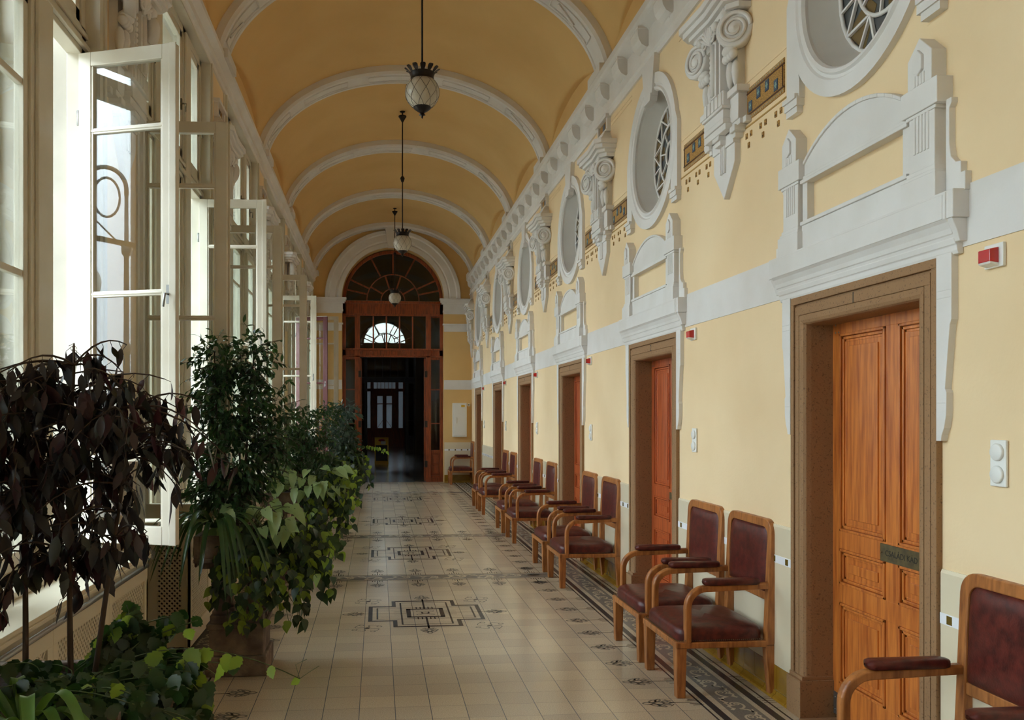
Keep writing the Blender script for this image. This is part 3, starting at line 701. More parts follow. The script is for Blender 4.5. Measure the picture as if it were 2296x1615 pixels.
# ------------------------------------------------------------------ doors on the right
def relief(mb, poly, front, back=None):
    mb.prism(poly, 'x', -front, .004 if back is None else back)
def rb(mb, y0, y1, z0, z1, d): mb.box(-d, .004, y0, y1, z0, z1)
def make_door(pine):
    root = empty('door_1', (XR, 0, 0))
    # stone surround: jambs with outer band, groove, rounded inner, plinths; reveal
    mb = MB(); O, I = .63, .49
    for s in (-1, 1):
        def S(a, b): return sorted((s*a, s*b))
        y0, y1 = S(O, O-.035); mb.box(-.028, .15, y0, y1, .22, 2.265)
        y0, y1 = S(O-.035, O-.045); mb.box(-.012, .15, y0, y1, .22, 2.252)
        y0, y1 = S(O-.045, O-.085); mb.box(-.024, .15, y0, y1, .22, 2.203)
        y0, y1 = S(O-.085, O-.09); mb.box(-.014, .15, y0, y1, .22, 2.203)
        P = [(-.024, s*(O-.09)), (-.024, s*(I+.03)), (-.018, s*(I+.014)), (-.006, s*(I+.003)), (.02, s*I), (.20, s*I), (.20, s*(O-.09))]
        mb.prism(P, 'z', .22, 2.170)
        y0, y1 = S(O+.003, I-.012); mb.box(-.05, .20, y0, y1, 0, .20); mb.prism([(-.05, y0), (-.05, y1), (.2, y1), (.2, y0)], 'z', .20, .205)
        mb.box(-.035, .19, *S(O, I-.004), .205, .225)
    mb.box(-.028, .15, -O, O, 2.265, 2.305); mb.box(-.012, .149, -O+.033, O-.033, 2.25, 2.266); mb.box(-.0245, .148, -O+.045, O-.045, 2.202, 2.252)
    mb.prism([(-.014,2.205),(-.024,2.198),(-.024,2.17),(-.018,2.155),(-.006,2.148),(.02,2.145),(.2,2.145),(.2,2.205)], 'y', -O+.088, O-.088)
    mb.build('stone_surround', m_stone, root, bevel=.004)
    mb = MB(); mb.box(-.06, .25, -.47, .47, -.02, .006); mb.build('threshold', m_stone, root)
    # leaf
    mb = MB(); X0 = .145; H = .50; off = -.05
    def B(y0, y1, z0, z1, d0, d1=.045): mb.box(X0+d0, X0+d1, y0+off, y1+off, z0, z1)
    B(-H+.05, H+.05, .03, 2.165, .012)
    B(-H+.05,-H+.11,.03,2.165,-.0008); B(H-.03,H+.05,.03,2.165,-.0008); B(-.055,.055,.03,2.165,.0008)
    for z0, z1 in ((.03,.21),(.645,.745),(.935,1.03),(2.09,2.165)): B(-H+.05,H+.05,z0,z1,0)
    for (y0, y1) in ((-.40,-.055),(.055,.47)):
        for z0, z1 in ((.21,.645),(.745,.935),(1.03,2.09)):
            for k, (w_, d) in enumerate(((.0,-.006),(.018,.002),(.032,.010))):
                w2 = w_+.014
                B(y0+w_, y1-w_, z0+w_, z0+w2, d, .02); B(y0+w_, y1-w_, z1-w2, z1-w_, d, .02)
                B(y0+w_, y0+w2, z0+w_, z1-w_, d, .02); B(y1-w2, y1-w_, z0+w_, z1-w_, d, .02)
            B(y0+.075, y1-.075, z0+.07, z1-.07, .004, .02)
    leaf = mb.build('door_leaf', pine, root, bevel=.0025)
    k = MB(); k.box(X0-.004, X0+.01, H-.035+off+.0, H+.048+off, .03, .15)
    for z in (.055, .12):
        for y in (.49, .53): k.lathe([(.006,0),(.005,.004)], (X0-.004, y+off-.02, z), 8, Matrix.Rotation(-pi/2, 4, 'Y'))
    for z, y in ((2.10,.50),(2.10,.53),(2.14,.53)): k.lathe([(.005,0),(.004,.003)], (X0-.001, y+off-.02, z), 8, Matrix.Rotation(-pi/2, 4, 'Y'))
    k.build('kick_plate', m_steel, leaf)
    # pediment
    mb = MB()
    prof = [(-.000,2.30),(-.022,2.30),(-.028,2.315),(-.03,2.335),(-.036,2.34),(-.042,2.36),(-.042,2.372),(-.05,2.38),(-.055,2.40),(-.068,2.425),(-.080,2.437),(-.080,2.545),(.004,2.545)]
    # main cornice
    W = .80
    mb.prism([(a, z) for a, z in prof], 'y', -W+.04, W-.04)
    mb.box(-.075, .004, -W, W, 2.437, 2.55); mb.prism([(-.072,2.437),(-.05,2.39),(-.036,2.345),(.004,2.345),(.004,2.437)], 'y', -W+.012, W-.012)
    mb.prism([(-.083,2.437),(-.083,2.535),(-.07,2.548),(.004,2.548),(.004,2.437)], 'y', -W-.005+.06, W+.005-.06)
    # posts with obelisk tops
    for s in (-1, 1):
        c = s*.575
        rb(mb, c-.115, c+.115, 2.545, 2.65, .075); rb(mb, c-.105, c+.105, 2.65, 2.665, .068); rb(mb, c-.095, c+.095, 2.665, 2.685, .062)
        rb(mb, c-.085, c+.085, 2.685, 2.93, .056)
        for q in range(-2, 3): rb(mb, c+q*.022-.007, c+q*.022+.007, 2.76, 2.92, .061)
        rb(mb, c-.12, c+.12, 2.93, 3.04, .070); rb(mb, c-.10, c+.10, 2.915, 2.93, .062)
        relief(mb, [(c-.08,3.04),(c+.08,3.04),(c+.08,3.165),(c,3.24),(c-.08,3.165)], .066)
        relief(mb, [(c-.03,3.10),(c,3.08),(c+.03,3.10),(c+.03,3.16),(c,3.19),(c-.03,3.16)], .078)
        for q in (-1.5,-.5,.5,1.5): rb(mb, c+q*.02-.006, c+q*.02+.006, 3.04, 3.09, .070)
        # side scroll wings
        yo = s*.69
        P = [(yo,2.545),(yo+s*.115,2.545),(yo+s*.115,2.62),(yo+s*.09,2.62),(yo+s*.09,2.665),(yo+s*.06,2.67),(yo+s*.03,2.70),(yo+s*.02,2.76),(yo+s*.02,2.90),(yo+s*.035,2.92),(yo+s*.035,2.94),(yo,2.94)]
        if s < 0: P = P[::-1]
        relief(mb, P, .028)
    # between posts: base, panel frame, arch
    rb(mb, -.47, .47, 2.545, 2.68, .045); rb(mb, -.47, .47, 2.68, 2.70, .055)
    rb(mb, -.47, -.42, 2.70, 2.92, .040); rb(mb, .42, .47, 2.70, 2.92, .040); rb(mb, -.47, .47, 2.905, 2.925, .055); rb(mb, -.47, .47, 2.925, 2.945, .045)
    R = (.47**2+.16**2)/(2*.16); A = [(.47*math.sin(t*pi/2)/1, 0) for t in (0,)]
    top = []
    for i in range(17):
        y = -.47+.94*i/16; top.append((y, 3.04+.13-R+sqrt(R*R-y*y)+.0))
    relief(mb, [(-.47,2.94)]+[(-.47,3.0)]+top+[(.47,3.0),(.47,2.94)][0:2] if False else [(.47,2.94)]+top[::-1]+[(-.47,2.94)], .036)
    # small rim
    for i in range(16):
        (a, b), (c, d) = top[i], top[i+1]; relief(mb, [(a,b-.015),(c,d-.015),(c,d+.004),(a,b+.004)], .046)
    ped = mb.build('pediment', m_white, root, bevel=.003)
    # panel yellow is wall itself; hanging white strips beside the jambs
    for s in (-1, 1):
        m5 = MB(); y = s*.632
        P = [(y,2.31),(y+s*.095,2.31),(y+s*.095,2.04),(y+s*.085,2.02),(y+s*.055,1.76),(y+s*.065,1.745),(y+s*.062,1.65),(y+s*.05,1.60),(y+s*.035,1.57),(y+s*.03,1.545),(y+s*.0,1.545)]
        if s < 0: P = P[::-1]
        m5.prism(P, 'x', -.03, .004)
        for z in (2.13, 2.16, 1.7): m5.box(-.0315, -.02, *sorted((y+s*.004, y+s*(.09 if z > 2 else .058))), z, z+.004)
        m5.build('side_strip', m_white, root, bevel=.002)
    return root
door = make_door(m_pine); door.location.y = DOORY[1]
door2 = None
def door_number(root, t):
    M = Matrix.Translation((-.0245, .0, 2.225)) @ Matrix(((0,0,-1,0),(-1,0,0,0),(0,1,0,0),(0,0,0,1)))
    text_mesh('door_number', t, .075, m_ink, root, M, .0005)
def name_plate(root):
    mb = MB(); mb.box(.139, .146, -.30, .04, .935, 1.02)
    o = mb.build('name_plate', m_plate, root, bevel=.001)
    s = MB()
    for y in (-.285, .025): s.ball((.138, y, .978), .005, 6)
    s.build('screw', m_brass, o)
    M = Matrix.Translation((.1385, -.13, .977)) @ Matrix(((0,0,-1,0),(-1,0,0,0),(0,1,0,0),(0,0,0,1)))
    text_mesh('plate_lettering', 'CSALÁDI KÁD', .040, m_ink, o, M, .0004)
doors = [door]
DL = ['orange pine panelled door numbered 1 in brown stone surround, nearest fully visible', 'red-brown door numbered 2 behind the nearest chair pair', 'narrow-looking door numbered 3 behind the second chair pair', 'fourth door from the near end, in stone surround under white pediment', 'fifth door along the right wall before the far corner', 'last door on the right wall beside the corner chair']
proto_red = None
for i in range(2, 7):
    d = copy_tree(door); d.location.y = DOORY[i]; d.name = 'door_%d' % i; doors.append(d)
    for c in kids(d):
        if c.name.startswith('door_leaf'):
            me = c.data.copy(); me.materials[0] = m_redwood; c.data = me
d0 = copy_tree(door); d0.location.y = DOORY[0]; d0.name = 'door_9'; struct(d0, 'door beside the camera, outside the right edge of the view', 'door')
door.name = 'door_1'
for i, d in enumerate(doors):
    struct(d, DL[i], 'door'); 
    if i < 4: door_number(d, str(i+1))
name_plate(door)
m_ = MB(); m_.box(.138, .146, -.22, .0, .94, 1.0); m_.build('name_plate', m_plate, doors[1])

# ------------------------------------------------------------------ oculi
def make_oculus():
    root = empty('window_31', (XR, 0, 0)); Z0 = 3.89; N = 64
    mb = MB()
    path = [(0,0,Z0)]*N; nr = [Vector((0, cos(2*pi*i/N), sin(2*pi*i/N))) for i in range(N)]
    # ring surround (front faces) 
    prof = [(.495,.01),(.495,-.012),(.505,-.03),(.525,-.036),(.535,-.022),(.55,-.022),(.56,-.034),(.64,-.034),(.64,.004)]
    mb.sweep(path, prof, lambda i: (nr[i], (1,0,0)), closed=True, sm=False)
    # shield sides going down with small feet
    for s in (-1, 1):
        P = [(s*.52,3.50),(s*.52,3.40),(s*.665,3.40),(s*.665,3.95),(s*.60,4.08),(s*.585,3.95),(s*.60,3.75)]
        if s < 0: P = P[::-1]
        relief(mb, P, .033); rb(mb, *sorted((s*.525, s*.67)), 3.36, 3.41, .045); rb(mb, *sorted((s*.54, s*.665)), 3.325, 3.36, .036)
        rb(mb, *sorted((s*.53, s*.675)), 3.40, 3.425, .055)
    # keystone strip
    relief(mb, [(-.10,4.34),(.10,4.34),(.17,4.67),(-.17,4.67)], .05); relief(mb, [(-.08,4.30),(.08,4.30),(.10,4.36),(-.10,4.36)], .06)
    mb.build('oculus_surround', m_white, root)
    m2 = MB(); m2.smooth = True; b = len(m2.v); S = [(.497,0),(.49,.02),(.455,.09),(.43,.14),(.42,.16)]
    for r, x in S:
        for i in range(N): m2.v.append((x, r*nr[i].y, Z0+r*nr[i].z))
    for j in range(len(S)-1):
        for i in range(N): k = (i+1) % N; m2.face((j*N+i, j*N+k, (j+1)*N+k, (j+1)*N+i))
    m2.build('splayed_reveal', m_soot, root)
    m3 = MB(); m3.prism([(.425*cos(2*pi*i/40), Z0+.425*sin(2*pi*i/40)) for i in range(40)], 'x', .16, .17)
    # amber sectors
    m3.mi = 1
    for k in range(12):
        if k % 2: continue
        a0, a1 = 2*pi*k/12, 2*pi*(k+1)/12
        m3.prism([(.2*cos(a0),Z0+.2*sin(a0)),(.42*cos(a0),Z0+.42*sin(a0)),(.42*cos(a1),Z0+.42*sin(a1)),(.2*cos(a1),Z0+.2*sin(a1))], 'x', .158, .165)
    m3.build('obscure_glass', [g_lead1, g_lead2], root)
    m4 = MB()
    for r in (.42, .25, .10): m4.tube([(.15, r*cos(2*pi*i/32), Z0+r*sin(2*pi*i/32)) for i in range(32)], .012, 5, True)
    def q(r, t): return (.149, r*cos(t), Z0+r*sin(t))
    for k in range(8):
        t = 2*pi*k/8+.2; h = pi/8
        m4.bar(q(.42, t), q(.25, t+h), .016, .014); m4.bar(q(.42, t), q(.25, t-h), .016, .014)
        m4.bar(q(.42, t+h), q(.25, t+h), .014, .012)
        m4.bar(q(.25, t), q(.10, t), .014, .012)
    m4.build('glazing_bars', m_white, root)
    return root
oc = make_oculus(); OL = ['round window with star glazing bars, cut by the top edge, above door 1', 'oval-looking round window with white surround above door 2', 'third round window along the wall, above door 3', 'fourth round window along the right wall', 'fifth round window along the right wall', 'farthest round window beside the end wall']
for i, y in enumerate(DOORY[1:]+[DOORY[0]]):
    o = oc if i == 0 else copy_tree(oc); o.location.y = y; o.name = 'window_%d' % (31+i)
    struct(o, OL[i] if i < 6 else 'round window beside the camera, out of view', 'window')

# ------------------------------------------------------------------ consoles (Ionic brackets)
def make_console():
    root = empty('trim_41', (XR, 0, 0)); mb = MB()
    relief(mb, [(-.172,3.42),(-.172,3.30),(0,3.09),(.172,3.30),(.172,3.42)], .04)
    relief(mb, [(-.172,3.42),(.172,3.42),(.172,3.50),(-.172,3.50)], .05)
    for q in (-.03, 0, .03): rb(mb, q-.008, q+.008, 3.26, 3.48, .055)
    rb(mb, -.05, .05, 3.44, 3.50, .085); relief(mb, [(-.06,3.50),(.06,3.50),(.05,3.47),(-.05,3.47)], .10)
    for s in (-1, 1):
        rb(mb, *sorted((s*.17, s*.215)), 3.44, 3.475, .055)
        relief(mb, ([(s*.06,3.50),(s*.30,3.50),(s*.30,3.535),(s*.06,3.535)]), .06)
        rb(mb, *sorted((s*.14, s*.285)), 3.535, 3.70, .065); rb(mb, *sorted((s*.13, s*.31)), 3.70, 3.745, .085); rb(mb, *sorted((s*.28, s*.34)), 3.50, 3.54, .04)
        rb(mb, *sorted((s*.17, s*.25)), 3.47, 3.51, .075)
    rb(mb, -.18, .18, 3.50, 3.545, .105); rb(mb, -.165, .165, 3.545, 3.58, .115); rb(mb, -.155, .155, 3.58, 3.64, .11); rb(mb, -.17, .17, 3.64, 3.66, .125)
    for q in range(-2, 3): rb(mb, q*.062-.024, q*.062+.024, 3.665, 3.75, .122)
    rb(mb, -.16, .16, 3.66, 3.76, .112)
    mb.build('bracket_base', m_white, root, bevel=.004)
    mb = MB()
    rb(mb, -.24, .24, 3.745, 4.20, .05); rb(mb, -.075, .02, 3.75, 4.12, .125); mb.tube([(-.125,-.03,3.76),(-.125,-.03,4.10)], .022, 8)
    rb(mb, .03, .08, 3.75, 4.05, .10)
    for k in range(9): mb.ball((-.10, .058, 3.785+k*.034), .017, 6)
    rb(mb, -.11, -.085, 3.75, 4.2, .11)
    for s in (-1, 1):
        # leaf stalk below volute
        for q, dy in enumerate((-.05, 0, .05)):
            mb.lathe([(.006,0),(.022,.04),(.030,.10),(.024,.15),(.008,.17)], (-.06-.02*(q == 1), s*.20+dy*.8, 3.75), 8)
        for dy in (-.05, -.015, .02, .055): mb.ball((-.085, s*.205+dy, 3.955), .030, 8)
        mb.ball((-.09, s*.21, 3.99), .045, 8, (1, 1.5, .8))
        # volute : disc facing diagonally
        ang = radians(48)*s
        # local frame: disc normal n, built by lathe
        n = Vector((-1, -.30, 0) if s > 0 else (-.62, -.78, 0)).normalized()
        M = n.to_track_quat('Z', 'Y').to_matrix().to_4x4()
        c = Vector((-.14, .235, 4.10) if s > 0 else (-.085, -.275, 4.105))
        mb.lathe([(.105,-.06),(.118,-.05),(.118,.0),(.112,.012),(.085,.004),(.05,.002),(.028,.02),(.001,.03)], c, 24, M)
        sp = []
        for i in range(44):
            t = i/43*4.3*pi; r = .105*(1-i/43*.78); v = M @ Vector((r*cos(t), r*sin(t), .012)); sp.append(c+v)
        mb.tube(sp, [.014*(1-i/43*.5) for i in range(44)], 6)
        # hood linking to abacus
        mb.tube([(-.07, s*.12, 4.19), (-.11, s*.18, 4.225), (-.13, s*.25, 4.225)], [.03,.035,.03], 8)
        mb.ball((-.15, s*.13, 4.18), .03, 8)
        # small central scrolls
        c2 = Vector((-.135, s*.07, 4.14)); sp = []
        for i in range(24):
            t = i/23*3*pi; r = .04*(1-i/23*.75); sp.append(c2+Vector((-.01, s*r*cos(t), r*sin(t))))
        mb.tube(sp, .009, 5)
    for k in range(-3, 4):
        t = radians(k*17); mb.tube([(-.13, 0, 4.11), (-.15, .05*sin(t)*1.4, 4.11+.07*cos(t)), (-.16, .09*sin(t)*1.4, 4.11+.11*cos(t))], [.008,.014,.009], 6)
    rb(mb, -.17, .17, 4.10, 4.24, .11)
    mb.build('capital', m_white, root)
    mb = MB()
    def ab(w, d, z0, z1, ch=.06): relief(mb, [], 0) if False else mb.prism([(.004,-w),(-d+ch,-w),(-d,-w+ch),(-d+.02,0),(-d,w-ch),(-d+ch,w),(.004,w)], 'z', z0, z1)
    ab(.33,.14,4.225,4.26); ab(.36,.17,4.26,4.29); ab(.395,.20,4.29,4.33); ab(.42,.22,4.33,4.375)
    # inner block: stepped entablature above abacus
    mb.prism([(.004,-.20),(-.24,-.16),(-.24,.16),(.004,.20)], 'z', 4.18, 4.23) if False else None
    for k in range(6): w1 = .26-.018*k; rb(mb, -w1, w1, 4.375+.025*k, 4.40+.025*k, .13-.014*k)
    rb(mb, -.19, .19, 4.52, 4.545, .05); rb(mb, -.19, -.15, 4.54, 4.68, .04); rb(mb, .15, .19, 4.54, 4.68, .04); rb(mb, -.15, .15, 4.54, 4.68, .015)
    rb(mb, -.21, .21, 4.655, 4.69, .06)
    mb.build('abacus', m_white, root, bevel=.003)
    mb = MB(); rb(mb, -.15, .15, 4.55, 4.66, .018); mb.mi = 1; rb(mb, -.04, .04, 4.57, 4.64, .021); mb.build('mosaic_square', [m_gold, m_mblue], root)
    return root
con = make_console()
CL = ['nearest white Ionic bracket on the right wall between the first two doors', 'second Ionic bracket, right of the third round window', 'third Ionic bracket along the right wall', 'fourth Ionic bracket along the right wall', 'fifth Ionic bracket along the right wall', 'white Ionic bracket in the far right corner']
for i, y in enumerate(CONSR+[2.42]):
    o = con if i == 0 else copy_tree(con); o.location.y = y; o.name = 'trim_%d' % (41+i); struct(o, CL[i] if i < 6 else 'Ionic bracket beside the camera, out of view', 'wall bracket')
CLL = ['Ionic bracket on the window pier behind the camera', 'Ionic bracket on the near left pier, out of view', 'ornate plaster bracket seen above the nearest open casement', 'plaster bracket on the second window pier', 'plaster bracket on the third window pier', 'plaster bracket on the fourth window pier', 'plaster bracket on the last window pier']
for i, y in enumerate(PIERL):
    o = copy_tree(con); o.location = (XL, y, 0); o.rotation_euler.z = pi; o.name = 'trim_%d' % (51+i); struct(o, CLL[i], 'wall bracket')

# mosaics on the right wall
def make_mosaic():
    root = empty('mosaic_frieze', (XR, 0, 3.615))
    mb = MB()
    for s in (-1, 1):
        a, b = sorted((s*.27, s*.81))
        mb.mi = 0; mb.box(-.006, .002, a, b, -.10, .10); mb.mi = 1
        for (p, q, z0, z1) in ((a, b, .062, .072), (a, b, -.072, -.062), (*sorted((s*.80, s*.79)), -.07, .07)): mb.box(-.009, .002, p, q, z0, z1)
        mb.mi = 2; y = a+.01
        while y < b-.01:
            for z in (-.094, .080): mb.box(-.009, .002, y, y+.012, z, z+.012)
            y += .026
        mb.mi = 3
        for k in range(4):
            yc = a+.10+k*.115; zc = (-.022, .022)[(k+1)//2 % 2] if True else 0
            mb.mi = 3; mb.box(-.0095, .002, yc-.024, yc+.024, zc-.033, zc+.033); mb.mi = 4; mb.box(-.0105, .002, yc-.006, yc+.006, zc-.018, zc+.018); mb.box(-.0105, .002, yc-.014, yc+.014, zc-.005, zc+.005)
    mb.build('mosaic_panel', [m_gold, m_mbrown, m_fcream, m_mblue, m_mteal], root)
    mb = MB()
    for s in (-1, 1):
        for k in range(3):
            y = s*(.30+.20*k)
            for dy, dz in ((0,-.19),(.065,-.19),(.032,-.255)): 
                mb.mi = 0; mb.box(-.006, .002, y+s*dy-.012, y+s*dy+.012, dz-.017, dz+.017); mb.mi = 1; mb.box(-.007, .002, y+s*dy-.005, y+s*dy+.005, dz-.014, dz-.002)
    mb.build('mosaic_drops', [m_gold, m_mbrown], root)
    return root
mo = make_mosaic(); names = ['nearest gold mosaic frieze with blue squares behind the first bracket', 'gold mosaic frieze behind the second bracket', 'gold mosaic frieze behind the third bracket', 'gold mosaic frieze behind the fourth bracket', 'gold mosaic frieze behind the fifth bracket']
for i, y in enumerate(CONSR[:5]):
    o = mo if i == 0 else copy_tree(mo); o.location.y = y+.03; o.name = 'trim_%d' % (61+i); struct(o, names[i], 'mosaic')

# ------------------------------------------------------------------ left window wall
HW = 1.115
def left_wall():
    mb = MB(); edges = [YB]
    for y in WINY: edges += [y-HW, y+HW]
    edges.append(YE+.3)
    for i in range(0, len(edges), 2):
        a, b = edges[i], edges[i+1]; 
        if b <= a: continue
        mb.mi = 0; mb.box(-2.45, XL, a, b, 0, 4.95)
    for y in WINY: mb.mi = 0; mb.box(-2.45, XL, y-HW, y+HW, 0, .90); mb.box(-2.45, XL, y-HW, y+HW, 4.92, 4.951)
    mb.box(-2.45, XL-.02, YB, YE+.3, 4.95, 5.35); mb.box(-2.45, XL, YB, YE+.3, 4.951, 5.06)
    o = mb.build('wall_left', m_wall); struct(o, 'window wall of narrow piers between tall casement windows', 'wall')
    # architraves around openings
    mb = MB()
    for y in WINY:
        for s in (-1, 1):
            c = y+s*HW
            mb.box(XL-.12, XL+.018, *sorted((c-s*.004, c+s*.07)), .0, 4.93); mb.box(XL-.1, XL+.030, *sorted((c+s*.05, c+s*.085)), .0, 4.93); mb.box(XL-.1, XL+.010, *sorted((c+s*.085, c+s*.14)), 0, 4.93)
        mb.box(XL-.1, XL+.02, y-HW-.08, y+HW+.08, 4.914, 4.96)
    mb.box(XL-.05, XL+.012, YB, YE, 0, .9)
    o = mb.build('trim_7', m_frame); struct(o, 'white moulded architraves around the tall windows', 'trim')
left_wall()
SASHZ = [.96, 1.42, 2.31, 3.20, 3.63]
def casement_mesh(w, z0, z1, muntins, t=.045, st=.075):
    """leaf in local: hinge at y=0, extends to +y w, thickness in x"""
    mb = MB()
    mb.box(-t/2, t/2, 0, st, z0, z1); mb.box(-t/2, t/2, w-st, w, z0, z1); mb.box(-t/2, t/2, st, w-st, z0, z0+st*1.3); mb.box(-t/2, t/2, st, w-st, z1-st, z1)
    mb.box(-t/2-.008, -t/2, w-.03, w+.012, z0, z1)
    for z in muntins: mb.box(-.014, .014, st, w-st, z-.016, z+.016); mb.box(-.02, .02, st, w-st, z-.006, z+.006)
    for y0, y1 in ((st, st+.012), (w-st-.012, w-st)): mb.box(-t/2+.006, t/2-.006, y0, y1, z0+st*1.3, z1-st)
    return mb
def add_casement(root, w, z0, z1, muntins, hinge, ang, flip, closed, mtl=m_frame, handle=True):
    c = casement_mesh(w, z0, z1, muntins).build('casement', mtl, root, bevel=.003)
    c.location = hinge; c.rotation_euler.z = ang
    if flip: c.scale.y = -1
    g = MB(); g.box(-.002, .002, .07, w-.07, z0+.09, z1-.07); g.build('glass', g_clear, c)
    if handle:
        h = MB(); h.box(-.03, -.02, w-.045, w-.02, (z0+z1)/2-.05, (z0+z1)/2+.05); h.tube([(-.03, w-.033, (z0+z1)/2), (-.06, w-.033, (z0+z1)/2), (-.062, w-.033-.01, (z0+z1)/2-.07)], .007, 6)
        if not closed:
            for z in (z0+.35, z1-.35): h.tube([(-.012, -.008, z-.04), (-.012, -.008, z+.04)], .01, 8)
        h.build('handle', m_plate if closed else m_steel, c)
    return c
def make_window(y, idx, near, far):
    """near/far: None closed or (angle degrees swing, material)"""
    root = empty('window_%d' % idx, (XL-.09, y, 0)); mb = MB()
    F0, F1 = -.05, .03
    J = 1.045
    for s in (-1, 1):
        mb.box(F0, F1, *sorted((s*(HW+.012), s*J)), .93, 4.93); mb.box(F0, F1, *sorted((s*.62, s*.36)), .93, 4.92); mb.box(F1, F1+.02, *sorted((s*.58, s*.40)), .96, 4.88)
    mb.box(F0, F1, -HW, HW, .89, .95); mb.box(F0, F1, -HW, HW, 4.86, 4.93); mb.box(F0, F1, -HW, HW, 3.64, 3.80); mb.box(F1, F1+.025, -HW, HW, 3.67, 3.70); mb.box(F1, F1+.015, -HW, HW, 3.74, 3.77)
    mb.box(F1-.01, F1+.16, -HW+.01, HW-.01, .905, .935)
    # box between inner and outer windows
    mbf = mb; mb = MB()
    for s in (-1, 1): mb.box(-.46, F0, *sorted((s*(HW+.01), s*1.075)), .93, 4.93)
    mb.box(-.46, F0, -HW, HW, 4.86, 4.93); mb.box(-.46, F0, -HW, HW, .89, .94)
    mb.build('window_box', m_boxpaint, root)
    mbf.build('window_frame', m_frame, root, bevel=.004)
    # centre fixed light
    mb = MB(); 
    for s in (-1, 1): mb.box(-.03, .015, *sorted((s*.36, s*.31)), .95, 3.64)
    for z0, z1 in ((.95,1.03),(3.58,3.64)): mb.box(-.03, .015, -.36, .36, z0, z1)
    for z in (1.42, 2.31, 3.20): mb.box(-.02, .01, -.31, .31, z-.016, z+.016)
    c = mb.build('fixed_sash', m_frame, root, bevel=.003); g = MB(); g.box(-.008, -.004, -.31, .31, 1.0, 3.6); g.build('glass', g_clear, c)
    # upper sashes
    for a, b in ((-J, -.62), (-.36, .36), (.62, J)):
        mb = MB()
        mb.box(-.03,.02,a,a+.06,3.80,4.86); mb.box(-.03,.02,b-.06,b,3.80,4.86); mb.box(-.03,.02,a,b,3.80,3.88); mb.box(-.03,.02,a,b,4.80,4.86)
        c = mb.build('upper_sash', m_frame, root, bevel=.003); g = MB(); g.box(-.006,-.002,a+.05,b-.05,3.85,4.82); g.build('glass', g_clear, c)
        h = MB(); h.box(.02,.03,b-.045,b-.02,4.2,4.29); h.tube([(.03,b-.032,4.25),(.06,b-.032,4.25),(.062,b-.05,4.18)], .007, 6); h.build('handle', m_plate, c)
    # outer window
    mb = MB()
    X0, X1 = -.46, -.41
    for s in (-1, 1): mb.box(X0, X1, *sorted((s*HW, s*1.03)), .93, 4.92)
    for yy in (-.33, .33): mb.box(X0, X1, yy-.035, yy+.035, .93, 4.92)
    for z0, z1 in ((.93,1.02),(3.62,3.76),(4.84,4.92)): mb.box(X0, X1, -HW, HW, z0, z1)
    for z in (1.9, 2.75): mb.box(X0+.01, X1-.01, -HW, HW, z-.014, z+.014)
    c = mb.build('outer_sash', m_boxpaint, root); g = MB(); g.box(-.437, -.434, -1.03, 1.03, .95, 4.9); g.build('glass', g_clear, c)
    mb = MB()
    for s in (-1, 1): mb.box(-.80, -.47, *sorted((s*(HW+.02), s*(HW-.03))), .8, 5.0)
    mb.box(-.85, -.40, -HW-.1, HW+.1, .78, .90); mb.build('stone_reveal', m_lime, root)
    W = .587
    for s, st in ((-1, near), (1, far)):
        hy = s*1.04
        if st is None: add_casement(root, W, .96, 3.63, (1.42, 2.31, 3.20), (.055, hy, 0), 0 if s < 0 else 0, s > 0, True)
        else:
            ang, mtl, wd, zt = st
            # local leaf along +y (near) or -y (far)
            c = add_casement(root, wd, .96, zt, (1.42, 2.31, 3.20), (.03, hy, 0), radians(ang), s > 0, False, mtl)
            if mtl is m_maroon:
                m = MB(); m.box(-.006-.045/2, -.045/2+.002, 0, wd, zt-.0, zt+.012); m.build('white_edge', m_frame, c)
    # inner sides of maroon leaf are white at the edge
    return root
# near leaf: rotate clockwise (negative) from +y into the room (+x); far leaf: mirrored
WL = ['tall window behind the camera', 'tall window beside the camera, out of view', 'nearest tall window at the left edge with one open casement', 'second tall window with both white casements swung open', 'third tall window with one casement open behind the tall fig', 'fourth tall window with both casements open', 'fifth tall window with the maroon-edged open casement', 'last tall window before the far wall']
def sw_near(a): return (-a, m_frame, .60, 3.63)
WS = [(None, None), (None, None), (None, (71, m_frame, .587, 3.63)), ((-93, m_frame, .61, 3.63), (87, m_frame, .60, 3.63)), ((-93, m_frame, .62, 3.63), None), ((-94, m_frame, .62, 3.63), (88, m_frame, .61, 3.63)), (None, (72, m_maroon, .66, 3.63)), ((-95, m_frame, .78, 3.78), None)]
for i, y in enumerate(WINY):
    o = make_window(y, i+1, *WS[i]); struct(o, WL[i], 'window')

